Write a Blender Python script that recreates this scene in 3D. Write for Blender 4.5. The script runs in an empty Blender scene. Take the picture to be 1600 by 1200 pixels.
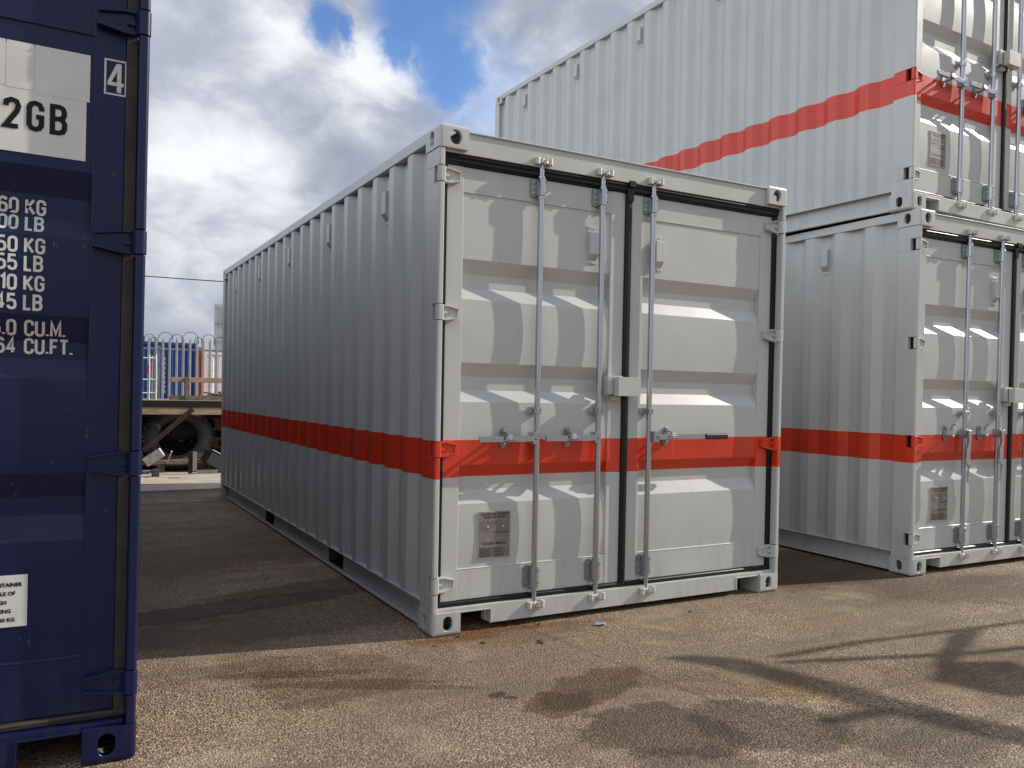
import bpy, bmesh, math, random
from mathutils import Vector, Matrix
random.seed(7)
D=bpy.data; S=bpy.context.scene; col=S.collection
R=math.radians

# ---------------------------------------------------------------- camera
cam_d=D.cameras.new('camera'); cam=D.objects.new('camera',cam_d); col.objects.link(cam); S.camera=cam
yaw,pitch,roll=R(28.7276),R(-0.8602),R(1.0699)
f_=Vector((math.sin(yaw)*math.cos(pitch),math.cos(yaw)*math.cos(pitch),math.sin(pitch)))
r_=Vector((math.cos(yaw),-math.sin(yaw),0)); u_=r_.cross(f_)
r2=math.cos(roll)*r_+math.sin(roll)*u_; u2=-math.sin(roll)*r_+math.cos(roll)*u_
M=Matrix(((r2.x,u2.x,-f_.x,-1.6714),(r2.y,u2.y,-f_.y,-3.7795),(r2.z,u2.z,-f_.z,1.2406),(0,0,0,1)))
cam.matrix_world=M
cam_d.sensor_width=36; cam_d.lens=1283.56*36/1600; cam_d.shift_x=.00654; cam_d.shift_y=.02124
cam_d.clip_start=.05; cam_d.clip_end=2000
S.render.resolution_x=1024; S.render.resolution_y=768

# ---------------------------------------------------------------- light
SUN_AZ=R(101.0)      # from +Y towards +X
SUN_EL=R(31.5)
sd=D.lights.new('sun','SUN'); sd.energy=4.2; sd.angle=R(.5); sd.color=(1,.93,.83)
sun=D.objects.new('sun',sd); col.objects.link(sun)
sv=Vector((math.sin(SUN_AZ)*math.cos(SUN_EL),math.cos(SUN_AZ)*math.cos(SUN_EL),math.sin(SUN_EL)))
sun.rotation_euler=sv.to_track_quat('Z','Y').to_euler(); sun.location=(12,-4,12)
S.view_settings.view_transform='Standard'; S.view_settings.look='None'; S.view_settings.exposure=0.29; S.view_settings.gamma=1

def nn(nt,t,**k):
    n=nt.nodes.new(t)
    for a,b in k.items(): setattr(n,a,b)
    return n
def mth(nt,op,a,b=None,c=None,clamp=False):
    n=nn(nt,'ShaderNodeMath',operation=op,use_clamp=clamp)
    for i,x in enumerate((a,b,c)):
        if x is None: continue
        if isinstance(x,(int,float)): n.inputs[i].default_value=x
        else: nt.links.new(x,n.inputs[i])
    return n.outputs[0]
def mixc(nt,f,a,b,bt='MIX'):
    n=nn(nt,'ShaderNodeMix',data_type='RGBA',blend_type=bt)
    for i,x in ((0,f),(6,a),(7,b)):
        if isinstance(x,(int,float)): n.inputs[i].default_value=x
        elif isinstance(x,tuple): n.inputs[i].default_value=(*x,1) if len(x)==3 else x
        else: nt.links.new(x,n.inputs[i])
    return n.outputs[2]
def noise(nt,vec,sc,det=4,rough=.55,dist=0):
    n=nn(nt,'ShaderNodeTexNoise'); n.inputs['Scale'].default_value=sc; n.inputs['Detail'].default_value=det
    n.inputs['Roughness'].default_value=rough; n.inputs['Distortion'].default_value=dist
    if vec is not None: nt.links.new(vec,n.inputs['Vector'])
    return n.outputs['Fac']
def smooth(nt,x,lo,hi):
    n=nn(nt,'ShaderNodeMapRange',interpolation_type='SMOOTHSTEP')
    nt.links.new(x,n.inputs[0]); n.inputs[1].default_value=lo; n.inputs[2].default_value=hi
    return n.outputs[0]

# world : Nishita sky seen through broken cloud
W_=D.worlds.new('World'); S.world=W_; W_.use_nodes=True; nt=W_.node_tree; nt.nodes.clear()
out=nn(nt,'ShaderNodeOutputWorld'); bg=nn(nt,'ShaderNodeBackground'); bg.inputs[1].default_value=.1
nt.links.new(bg.outputs[0],out.inputs[0])
sky=nn(nt,'ShaderNodeTexSky',sky_type='NISHITA',sun_disc=False,sun_elevation=SUN_EL,sun_rotation=SUN_AZ)
sky.altitude=50; sky.air_density=1.15; sky.dust_density=.4; sky.ozone_density=1.8
tc=nn(nt,'ShaderNodeTexCoord'); gen=tc.outputs['Generated']
sp=nn(nt,'ShaderNodeSeparateXYZ'); nt.links.new(gen,sp.inputs[0])
zz=mth(nt,'ADD',mth(nt,'MAXIMUM',sp.outputs[2],0.0),.16)
cb=nn(nt,'ShaderNodeCombineXYZ')
nt.links.new(mth(nt,'DIVIDE',sp.outputs[0],zz),cb.inputs[0]); nt.links.new(mth(nt,'DIVIDE',sp.outputs[1],zz),cb.inputs[1])
P=cb.outputs[0]
def az_el(az,el):
    az,el=R(az),R(el); return (math.sin(az)*math.cos(el),math.cos(az)*math.cos(el),math.sin(el))
wob=nn(nt,'ShaderNodeTexNoise'); wob.inputs['Scale'].default_value=9; wob.inputs['Detail'].default_value=8; wob.inputs['Roughness'].default_value=.62
nt.links.new(gen,wob.inputs['Vector'])
vs=nn(nt,'ShaderNodeVectorMath',operation='SUBTRACT'); nt.links.new(wob.outputs['Color'],vs.inputs[0]); vs.inputs[1].default_value=(.5,.5,.5)
vm=nn(nt,'ShaderNodeVectorMath',operation='SCALE'); nt.links.new(vs.outputs[0],vm.inputs[0]); vm.inputs['Scale'].default_value=.10
va=nn(nt,'ShaderNodeVectorMath',operation='ADD'); nt.links.new(gen,va.inputs[0]); nt.links.new(vm.outputs[0],va.inputs[1])
wdir=va.outputs[0]
def blob(az,el,rad,soft=.5):
    n=nn(nt,'ShaderNodeVectorMath',operation='DISTANCE'); nt.links.new(wdir,n.inputs[0]); n.inputs[1].default_value=az_el(az,el)
    mr=nn(nt,'ShaderNodeMapRange',interpolation_type='SMOOTHSTEP'); nt.links.new(n.outputs['Value'],mr.inputs[0])
    mr.inputs[1].default_value=rad*(1-soft); mr.inputs[2].default_value=rad*(1+soft); mr.inputs[3].default_value=1; mr.inputs[4].default_value=0
    return mr.outputs[0]
def mx(*a):
    r=a[0]
    for b in a[1:]: r=mth(nt,'MAXIMUM',r,b)
    return r
#SKYBLOBS
blue=mx(blob(23.2,25.2,.062),blob(21.3,22.9,.026),blob(15.9,23.2,.024,.6),blob(24.8,20.9,.036),blob(24.2,22.6,.036),blob(17.4,23.0,.014,.6),mth(nt,'MULTIPLY',blob(27,19.3,.06,.7),.55),
        blob(100,55,.35),blob(320,66,.2))
white=mx(blob(19.6,20.9,.040,.7),mth(nt,'MULTIPLY',blob(12.8,21.5,.035,.9),.7),mth(nt,'MULTIPLY',blob(18,19.0,.05,.9),.45),mth(nt,'MULTIPLY',blob(8.6,14.2,.07,.9),.75),
         mth(nt,'MULTIPLY',blob(12.5,13.4,.06,.9),.8),mth(nt,'MULTIPLY',blob(26.2,21.3,.018,.8),.8),mth(nt,'MULTIPLY',blob(7,11,.05,.9),.35))
dark=mx(blob(8,19,.075,.8),blob(15.5,16.6,.06,.8),blob(21,17.6,.05,.8),blob(8,25,.08,.7),mth(nt,'MULTIPLY',blob(6,7,.10,.8),.5))
mpc=nn(nt,'ShaderNodeMapping'); mpc.inputs['Scale'].default_value=(1,1,1.7); mpc.inputs['Location'].default_value=(.7,.2,.35); nt.links.new(gen,mpc.inputs[0])
n1=noise(nt,mpc.outputs[0],4.2,7,.52,.35); n2=noise(nt,mpc.outputs[0],11,8,.58,.5)
shade=mth(nt,'ADD',mth(nt,'MULTIPLY',mth(nt,'SUBTRACT',n1,.5),1.3),mth(nt,'ADD',mth(nt,'MULTIPLY',mth(nt,'SUBTRACT',n2,.5),.75),.55))
shade=mth(nt,'ADD',shade,mth(nt,'MULTIPLY',white,.33))
shade=mth(nt,'SUBTRACT',shade,mth(nt,'MULTIPLY',dark,.14))
cr=nn(nt,'ShaderNodeValToRGB'); nt.links.new(shade,cr.inputs[0]); e=cr.color_ramp.elements
e[0].position=.30; e[0].color=(.36,.39,.46,1); e[1].position=.92; e[1].color=(1.0,1.0,1.0,1)
for p_,c_ in ((.48,(.45,.475,.54)),(.62,(.60,.62,.67)),(.76,(.80,.81,.84))):
    q=e.new(p_); q.color=(*c_,1)
cloud=mixc(nt,1.0,cr.outputs[0],(8.3,8.4,8.7),'MULTIPLY')
fill_cloud=mx(blob(285,36,.85,.5),mth(nt,'MULTIPLY',blob(200,40,.6,.5),.2))   # unseen bright cloud, added to brighten the shaded side walls
cloud=mixc(nt,fill_cloud,cloud,(11.5,12.2,13.6))
cover=smooth(nt,mth(nt,'ADD',n1,mth(nt,'MULTIPLY',n2,.25)),.30,.46)
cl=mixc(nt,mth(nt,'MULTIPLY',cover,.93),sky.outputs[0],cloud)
skyb=mixc(nt,1.0,sky.outputs[0],(.60,.90,1.32),'MULTIPLY')
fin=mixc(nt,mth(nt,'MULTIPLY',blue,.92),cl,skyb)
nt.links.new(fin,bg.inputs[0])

# ---------------------------------------------------------------- materials
def base_mat(name,color,rough=.5,metal=0,spec=.5):
    m=D.materials.new(name); m.use_nodes=True; b=m.node_tree.nodes['Principled BSDF']
    b.inputs['Base Color'].default_value=(*color,1); b.inputs['Roughness'].default_value=rough; b.inputs['Metallic'].default_value=metal
    b.inputs['Specular IOR Level'].default_value=spec
    return m,m.node_tree,b
def varied(name,color,rough=.5,metal=0,amt=.12,scale=8,bump=0,bscale=60,c2=None,spec=.5,coord='Object',streak=False,rvar=.1):
    m,nt,b=base_mat(name,color,rough,metal,spec)
    tc=nn(nt,'ShaderNodeTexCoord'); v=tc.outputs[coord]
    if streak:
        mp=nn(nt,'ShaderNodeMapping'); mp.inputs['Scale'].default_value=streak; nt.links.new(v,mp.inputs[0]); v=mp.outputs[0]
    n=noise(nt,v,scale,6,.6)
    c2=c2 or tuple(x*(1-2*amt) for x in color)
    c=mixc(nt,smooth(nt,n,.3,.72),color,c2); nt.links.new(c,b.inputs['Base Color'])
    nt.links.new(mth(nt,'ADD',mth(nt,'MULTIPLY',n,rvar*2),rough-rvar),b.inputs['Roughness'])
    if bump:
        bp=nn(nt,'ShaderNodeBump'); bp.inputs['Strength'].default_value=bump; bp.inputs['Distance'].default_value=.003
        nt.links.new(noise(nt,v,bscale,4),bp.inputs['Height']); nt.links.new(bp.outputs[0],b.inputs['Normal'])
    return m
def paint(name,color,band=None,rough=.34,dirt=(.16,.12,.09),dirt_amt=.35,rust=0,edge=0):
    """container paint; band=(z0,z1,colour) is the painted stripe; all coordinates are container coordinates"""
    m,nt,b=base_mat(name,color,rough)
    tc=nn(nt,'ShaderNodeTexCoord'); v=tc.outputs['Object']
    sp=nn(nt,'ShaderNodeSeparateXYZ'); nt.links.new(v,sp.inputs[0]); z=sp.outputs[2]
    c=color
    n=noise(nt,v,2.3,5,.6); c=mixc(nt,smooth(nt,n,.35,.7),color,tuple(x*.93 for x in color))
    if band:
        z0,z1,bc=band
        e=mth(nt,'MULTIPLY',mth(nt,'SUBTRACT',noise(nt,v,25,2),.5),.004)
        ze=mth(nt,'ADD',z,e)
        f=mth(nt,'MULTIPLY',mth(nt,'GREATER_THAN',ze,z0),mth(nt,'LESS_THAN',ze,z1))
        bc2=mixc(nt,smooth(nt,n,.35,.7),bc,tuple(x*.9 for x in bc))
        c=mixc(nt,f,c,bc2)
    # grime thrown up from the yard near the bottom
    mp=nn(nt,'ShaderNodeMapping'); mp.inputs['Scale'].default_value=(14,14,3); nt.links.new(v,mp.inputs[0])
    g=noise(nt,mp.outputs[0],1.0,6,.65)
    low=nn(nt,'ShaderNodeMapRange'); nt.links.new(z,low.inputs[0]); low.inputs[1].default_value=.55; low.inputs[2].default_value=0; 
    gf=mth(nt,'MULTIPLY',mth(nt,'MULTIPLY',smooth(nt,g,.42,.8),low.outputs[0]),dirt_amt)
    c=mixc(nt,gf,c,dirt)
    # faint vertical run marks
    mp2=nn(nt,'ShaderNodeMapping'); mp2.inputs['Scale'].default_value=(30,30,.7); nt.links.new(v,mp2.inputs[0])
    g2=noise(nt,mp2.outputs[0],1.0,3,.5)
    c=mixc(nt,mth(nt,'MULTIPLY',smooth(nt,g2,.58,.78),.16),c,tuple(x*.6 for x in color))
    if rust:
        g3=noise(nt,v,38,5,.7)
        g4=noise(nt,v,3.1,3,.5)
        rf=mth(nt,'MULTIPLY',smooth(nt,g3,.66,.70),smooth(nt,g4,.5,.6))
        rf=mth(nt,'MULTIPLY',rf,rust)
        c=mixc(nt,rf,c,(.20,.13,.09))
    # small scuffs and chips
    mp3=nn(nt,'ShaderNodeMapping'); mp3.inputs['Scale'].default_value=(40,40,9); mp3.inputs['Rotation'].default_value=(.5,.3,.4); nt.links.new(v,mp3.inputs[0])
    sc_=mth(nt,'MULTIPLY',smooth(nt,noise(nt,mp3.outputs[0],1.0,3,.6),.71,.74),smooth(nt,noise(nt,v,1.7,3,.5),.5,.62))
    c=mixc(nt,mth(nt,'MULTIPLY',sc_,.35),c,(.32,.29,.26))
    nt.links.new(c,b.inputs['Base Color'])
    nt.links.new(mth(nt,'ADD',mth(nt,'MULTIPLY',noise(nt,v,9,4),.16),rough-.08),b.inputs['Roughness'])
    # slight pressing waviness + orange peel
    bp=nn(nt,'ShaderNodeBump'); bp.inputs['Strength'].default_value=.30; bp.inputs['Distance'].default_value=.007
    h=mth(nt,'ADD',noise(nt,v,3.2,2,.5),mth(nt,'MULTIPLY',noise(nt,v,260,2,.5),.02))
    nt.links.new(h,bp.inputs['Height']); nt.links.new(bp.outputs[0],b.inputs['Normal'])
    return m
RED=(.62,.042,.012)
BAND=(.800,.994,RED)
WHITE=(.485,.490,.462)
m_white=paint('container_grey_white_paint',WHITE,BAND)
m_blue=paint('container_blue_paint',(.0045,.0085,.048),None,rough=.38,dirt=(.10,.08,.075),dirt_amt=.25,rust=.6)
m_blue.node_tree.nodes['Principled BSDF'].inputs['Specular IOR Level'].default_value=.32
m_steel=varied('galvanised_steel',(.44,.46,.49),.22,.85,.04,9,0,120,rvar=.05)
m_steel_d=varied('cast_steel_galvanised',(.60,.60,.58),.42,.45,.18,60,.5,180)
m_rub=varied('black_rubber_seal',(.007,.007,.009),.36,0,.1,20,spec=.35)
m_rub_b=varied('weathered_seal',(.030,.022,.017),.6,0,.3,12)
m_black=varied('black_plastic',(.012,.012,.013),.4)
m_hole=varied('dark_void',(.01,.009,.009),.9)
m_bracket=varied('dull_galvanised_plate',(.34,.35,.36),.38,.7,.15,40,.2,120)
m_keep=varied('painted_cast_steel',(.55,.545,.51),.45,.1,.12,60,.4,160)
m_plate=varied('etched_metal_plate',(.27,.235,.215),.45,.3,.10,30)
m_ink=varied('etched_ink',(.035,.03,.03),.6)
m_rim=varied('worn_plate_edge',(.60,.59,.57),.4,.3)
m_under=varied('container_underside',(.10,.09,.085),.8)
m_signw=varied('white_vinyl',(.62,.62,.58),.38,0,.05,9,c2=(.54,.54,.50))
m_letw=varied('white_stencil',(.60,.58,.53),.45,0,.08,40)
m_letb=varied('black_stencil',(.008,.007,.008),.5,spec=.2)

# ---------------------------------------------------------------- mesh builder
class MB:
    def __init__(s): s.v=[]; s.f=[]; s.m=[]; s.cur=0; s.T=None
    def add(s,vs,fs):
        o=len(s.v)
        for p in vs:
            p=Vector(p)
            if s.T is not None: p=s.T@p
            s.v.append(tuple(p))
        for f in fs: s.f.append(tuple(i+o for i in f)); s.m.append(s.cur)
        return s
    def box(s,x0,x1,y0,y1,z0,z1):
        x0,x1=sorted((x0,x1)); y0,y1=sorted((y0,y1)); z0,z1=sorted((z0,z1))
        return s.add([(x0,y0,z0),(x1,y0,z0),(x1,y1,z0),(x0,y1,z0),(x0,y0,z1),(x1,y0,z1),(x1,y1,z1),(x0,y1,z1)],
          [(0,3,2,1),(4,5,6,7),(0,1,5,4),(1,2,6,5),(2,3,7,6),(3,0,4,7)])
    def prism(s,poly,axis,a,b):
        """poly in the two remaining axes (x:yz, y:xz, z:xy), extruded a..b"""
        n=len(poly); P=[]
        for t in (a,b):
            for (p,q) in poly:
                P.append((t,p,q) if axis=='x' else (p,t,q) if axis=='y' else (p,q,t))
        F=[tuple(range(n)),tuple(range(2*n-1,n-1,-1))]
        for i in range(n):
            j=(i+1)%n; F.append((j,i,i+n,j+n))
        return s.add(P,F)
    def cyl(s,p0,p1,r,n=16,r1=None,cap=True):
        p0,p1=Vector(p0),Vector(p1); r1=r if r1 is None else r1
        d=(p1-p0).normalized(); a=Vector((0,0,1)) if abs(d.z)<.9 else Vector((1,0,0))
        u=d.cross(a).normalized(); w=d.cross(u)
        P=[]
        for c,rr in ((p0,r),(p1,r1)):
            for i in range(n):
                t=2*math.pi*i/n; P.append(c+u*math.cos(t)*rr+w*math.sin(t)*rr)
        F=[(i,(i+1)%n,(i+1)%n+n,i+n) for i in range(n)]
        if cap: F+=[tuple(range(n-1,-1,-1)),tuple(range(n,2*n))]
        return s.add(P,F)
    def tube(s,pts,r,n=6):
        pts=[Vector(p) for p in pts]; P=[]; prev=None
        for i,p in enumerate(pts):
            d=(pts[min(i+1,len(pts)-1)]-pts[max(i-1,0)]).normalized()
            a=Vector((0,0,1)) if abs(d.z)<.9 else Vector((1,0,0))
            if prev is None: u=d.cross(a).normalized()
            else: u=(prev-d*prev.dot(d)).normalized()
            prev=u; w=d.cross(u)
            for k in range(n):
                t=2*math.pi*k/n; P.append(p+(u*math.cos(t)+w*math.sin(t))*r)
        F=[]
        for i in range(len(pts)-1):
            for k in range(n): F.append((i*n+k,i*n+(k+1)%n,(i+1)*n+(k+1)%n,(i+1)*n+k))
        F+=[tuple(range(n-1,-1,-1)),tuple(range((len(pts)-1)*n,len(pts)*n))]
        return s.add(P,F)
    def mesh(s,name,mats,smooth=35,fix=True):
        me=D.meshes.new(name); me.from_pydata(s.v,[],s.f)
        for m in (mats if isinstance(mats,(list,tuple)) else [mats]): me.materials.append(m)
        me.polygons.foreach_set('material_index',s.m)
        if fix:
            bm=bmesh.new(); bm.from_mesh(me); bmesh.ops.recalc_face_normals(bm,faces=bm.faces); bm.to_mesh(me); bm.free()
        if smooth:
            me.polygons.foreach_set('use_smooth',[True]*len(me.polygons)); me.set_sharp_from_angle(angle=R(smooth))
        me.update(); return me
    def build(s,name,mats,parent=None,smooth=35,bevel=0,seg=2,fix=True):
        return link(name,s.mesh(name,mats,smooth,fix),parent,bevel,seg)
def link(name,me,parent=None,bevel=0,seg=2):
    o=D.objects.new(name,me); col.objects.link(o)
    if parent: o.parent=parent
    if bevel:
        b=o.modifiers.new('bevel','BEVEL'); b.width=bevel; b.segments=seg; b.limit_method='ANGLE'; b.angle_limit=R(40)
        b.harden_normals=True; b.use_clamp_overlap=True
    return o
def tag(o,label=None,cat=None,group=None,kind=None):
    if label: o['label']=label
    if cat: o['category']=cat
    if group: o['group']=group
    if kind: o['kind']=kind
    return o
def empty(name,loc,rz=0,label=None,cat=None,group=None):
    o=D.objects.new(name,None); col.objects.link(o); o.location=loc; o.rotation_euler=(0,0,rz); o.empty_display_size=.3
    tag(o,label,cat,group); return o
def copy_tree(o,parent=None,skip=()):
    c=o.copy(); col.objects.link(c); c.parent=parent
    for ch in o.children:
        if ch.name.split('.')[0] not in skip: copy_tree(ch,c,skip)
    return c

# ---------------------------------------------------------------- lettering
GL={ # stroke glyphs on a 0..w x 0..1 box, polylines of the stroke centre
'0':(.5,[[(0,.2),(.07,.06),(.25,0),(.43,.06),(.5,.2),(.5,.8),(.43,.94),(.25,1),(.07,.94),(0,.8),(0,.2),(.07,.06)]]),
'1':(.22,[[(0,.8),(.2,1),(.2,0)]]),
'2':(.5,[[(0,.74),(.03,.92),(.22,1),(.42,.95),(.5,.78),(.44,.58),(0,0),(.5,0)]]),
'4':(.52,[[(.36,0),(.36,1),(0,.27),(.54,.27)]]),
'5':(.5,[[(.47,1),(.04,1),(.02,.55),(.25,.62),(.44,.54),(.5,.36),(.5,.22),(.42,.06),(.25,0),(.08,.05),(0,.22)]]),
'6':(.5,[[(.47,.83),(.42,.95),(.25,1),(.08,.94),(0,.8),(0,.2),(.08,.05),(.25,0),(.42,.05),(.5,.2),(.5,.4),(.42,.54),(.25,.59),(.08,.54),(0,.42)]]),
'G':(.52,[[(.5,.72),(.5,.82),(.42,.95),(.25,1),(.08,.95),(0,.82),(0,.18),(.08,.05),(.25,0),(.42,.05),(.5,.18),(.5,.48),(.28,.48)]]),
'B':(.5,[[(.25,.53),(0,.53),(0,1),(.28,1),(.42,.95),(.48,.82),(.48,.70),(.42,.58),(.25,.53),(.42,.49),(.5,.36),(.5,.18),(.43,.05),(.28,0),(0,0),(0,.53)]]),
'K':(.52,[[(0,0),(0,1)],[(.5,1),(.0,.38)],[(.14,.55),(.52,0)]]),
'L':(.4,[[(0,1),(0,0),(.42,0)]]),
'C':(.5,[[(.5,.70),(.5,.82),(.42,.95),(.25,1),(.08,.95),(0,.82),(0,.18),(.08,.05),(.25,0),(.42,.05),(.5,.18),(.5,.30)]]),
'U':(.5,[[(0,1),(0,.18),(.08,.05),(.25,0),(.42,.05),(.5,.18),(.5,1)]]),
'M':(.62,[[(0,0),(0,1),(.31,.18),(.62,1),(.62,0)]]),
'F':(.42,[[(0,0),(0,1),(.46,1)],[(0,.53),(.38,.53)]]),
'T':(.5,[[(-.04,1),(.54,1)],[(.25,1),(.25,0)]]),
'.':(.05,[[(.02,0),(.02,.12)]]),
' ':(.35,[]),
}
def strokes(mb,text,x,z,h,y,t=.17,gap=.30,wid=1.0):
    """flat ribbon letters in an xz plane at depth y, facing -y; t stroke thickness relative to h"""
    th=h*t/2
    for ch in text:
        w,pl=GL[ch]
        ih=h-2*th
        for line in pl:
            pts=[(x+px*h*wid,z+th+pz*ih) for px,pz in line]
            L=[];Rr=[]
            for i,p in enumerate(pts):
                a=pts[i-1] if i>0 else None; b=pts[i+1] if i<len(pts)-1 else None
                d1=Vector((p[0]-a[0],p[1]-a[1])).normalized() if a else None
                d2=Vector((b[0]-p[0],b[1]-p[1])).normalized() if b else None
                if d1 is None: d1=d2
                if d2 is None: d2=d1
                n1=Vector((-d1.y,d1.x)); n2=Vector((-d2.y,d2.x)); n=n1+n2
                if n.length<1e-3: n=n1
                n.normalize(); k=th/max(.42,n.dot(n1)); ext=Vector((0,0))
                if (a is None or b is None) and ch not in '0B.': ext=(-d2 if a is None else d1)*th*(1 if ch in 'LFTKM14CUG2' and False else .0)
                L.append((p[0]+n.x*k,p[1]+n.y*k)); Rr.append((p[0]-n.x*k,p[1]-n.y*k))
            m=len(pts); V=[(a,y,b) for a,b in L]+[(a,y,b) for a,b in Rr]
            for i in range(m-1):
                yy=y-.00003*(i%5)
                q=[L[i],L[i+1],Rr[i+1],Rr[i]]
                mb.add([(a,yy,b) for a,b in q],[(3,2,1,0)])
        x+=(w*wid+gap)*h
    return x
def font_text(mb,text,x,z,size,y,align='LEFT',sx=1.0,plane='xz',bold=0.0):
    cu=D.curves.new('txt','FONT'); cu.body=text; cu.size=size; cu.align_x=align; cu.resolution_u=2; cu.offset=bold; cu.space_line=1.0
    o=D.objects.new('txt',cu); col.objects.link(o)
    dg=bpy.context.evaluated_depsgraph_get(); me=D.meshes.new_from_object(o.evaluated_get(dg))
    V=[(x+v.co.x*sx,y,z+v.co.y) for v in me.vertices]; F=[tuple(p.vertices) for p in me.polygons]
    D.objects.remove(o); D.curves.remove(cu); D.meshes.remove(me)
    mb.add(V,F)

# ---------------------------------------------------------------- container
CW=2.438
def plate_hole(mb,c,hu,hv,ou,ov,ax,off,depth,N=20):
    """rectangular plate with an oval hole: centre c (u,v), outer half sizes hu,hv, hole half sizes; ax tells the normal axis, off the plane, depth the wall going in"""
    def P(u,v,o): return (o,u,v) if ax=='x' else (u,o,v) if ax=='y' else (u,v,o)
    ov_pts=[]
    strt=max(0,ov-ou); st2=max(0,ou-ov); r=min(ou,ov)
    for i in range(N):
        t=2*math.pi*(i+.5)/N; cu,cv=math.cos(t)*r,math.sin(t)*r
        cv+=strt*(1 if cv>0 else -1); cu+=st2*(1 if cu>0 else -1)
        ov_pts.append((c[2]+cu,c[3]+cv))
    C=[(c[0]+hu,c[1]+hv),(c[0]-hu,c[1]+hv),(c[0]-hu,c[1]-hv),(c[0]+hu,c[1]-hv)]
    q=N//4
    # two polygons, split on the diagonals 0-2
    i0=N//8; i2=i0+N//2
    ring1=[ov_pts[k%N] for k in range(i0,i2+1)]; ring2=[ov_pts[k%N] for k in range(i2,i0+N+1)]
    V=[P(u,v,off) for u,v in C]+[P(u,v,off) for u,v in ov_pts]+[P(u,v,off+depth) for u,v in ov_pts]
    f1=[0,1,2]+[4+(k%N) for k in range(i2,i0-1,-1)]
    f2=[2,3,0]+[4+(k%N) for k in range(i0+N,i2-1,-1)]
    F=[tuple(f1),tuple(f2)]
    for k in range(N): F.append((4+k,4+(k+1)%N,4+N+(k+1)%N,4+N+k))
    mb.add(V,F)
def casting_mesh(name,mx_,my,top,W,L,H,mat):
    a,b,h=.162,.178,.118
    fx=(lambda x:x) if not mx_ else (lambda x:W-x)
    fy=(lambda y:y) if not my else (lambda y:L-y)
    fz=(lambda z:z) if not top else (lambda z:H-z)
    bm=bmesh.new(); bmesh.ops.create_cube(bm,size=1)
    for v in bm.verts: v.co=(fx(a/2+v.co.x*a),fy(b/2+v.co.y*b),fz(h/2+v.co.z*h))
    def on(v): return (abs(v.x-fx(0))<1e-5)+(abs(v.y-fy(0))<1e-5)+(abs(v.z-fz(0))<1e-5)
    hot=[e for e in bm.edges if on((e.verts[0].co+e.verts[1].co)/2)>=2]; cold=[e for e in bm.edges if e not in hot]
    bmesh.ops.recalc_face_normals(bm,faces=bm.faces)
    bmesh.ops.bevel(bm,geom=hot,offset=.0185,segments=5,profile=.5,affect='EDGES')
    bm.normal_update()
    for ax,off,c,ou,ov in ((1,fy(0),(fx(.090),fz(.0625)),.034 if top else .027,.0385),(0,fx(0),(fy(.100),fz(.0625)),.026,.0385),(2,fz(0),(fx(.09),fy(.10)),.031,.058)):
        fs=[f for f in bm.faces if abs(abs(f.normal[ax])-1)<1e-3 and abs(f.calc_center_median()[ax]-off)<1e-4]
        f=max(fs,key=lambda f:f.calc_area()); vs=list(f.verts); u,v=[i for i in range(3) if i!=ax]
        sg=1 if (f.calc_center_median()[ax]<(W/2,L/2,H/2)[ax]) else -1
        bm.faces.remove(f); N=24; r=min(ou,ov); ring=[];inn=[]
        for i in range(N):
            t=2*math.pi*(i+.5)/N; cu,cv=math.cos(t)*r,math.sin(t)*r
            cu+=(ou-r)*(1 if cu>0 else -1); cv+=(ov-r)*(1 if cv>0 else -1)
            p=[0,0,0]; p[ax]=off; p[u]=c[0]+cu; p[v]=c[1]+cv; ring.append(bm.verts.new(p)); p[ax]=off+sg*.0016; p[u]=c[0]+cu*.96; p[v]=c[1]+cv*.96
            q=bm.verts.new(p); p[ax]=off+sg*.020; inn.append((q,bm.verts.new(p)))
        vs.sort(key=lambda w:math.atan2(w.co[v]-c[1],w.co[u]-c[0])%(2*math.pi))
        ang=lambda w:math.atan2(w.co[v]-c[1],w.co[u]-c[0])%(2*math.pi)
        # sectors: between consecutive corners
        for k in range(len(vs)):
            A_,B_=vs[k],vs[(k+1)%len(vs)]; ia=int(ang(A_)/(2*math.pi)*N)%N; ib=int(ang(B_)/(2*math.pi)*N)%N
            seq=[]; i=ia
            while True:
                seq.append(ring[i])
                if i==ib: break
                i=(i+1)%N
            bm.faces.new([A_,B_]+seq[::-1])
        for i in range(N):
            j=(i+1)%N; bm.faces.new([ring[i],ring[j],inn[j][0],inn[i][0]]); bm.faces.new([inn[i][0],inn[j][0],inn[j][1],inn[i][1]])
    me=D.meshes.new(name); bm.to_mesh(me); bm.free(); me.materials.append(mat)
    me.polygons.foreach_set('use_smooth',[True]*len(me.polygons)); me.set_sharp_from_angle(angle=R(30)); me.update()
    return me

def corr_profile(y0,y1,start,per,flat,slope,xo,xi):
    """list of (y,x): outer flats begin at start+k*per"""
    pts=[(y0,xi)]; y=start
    while y<y1-.02:
        for yy,xx in ((y-slope,xi),(y,xo),(y+flat,xo),(y+flat+slope,xi)):
            if y0+.001<yy<y1-.001: pts.append((yy,xx))
        y+=per
    pts.append((y1,xi)); return pts

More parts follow.
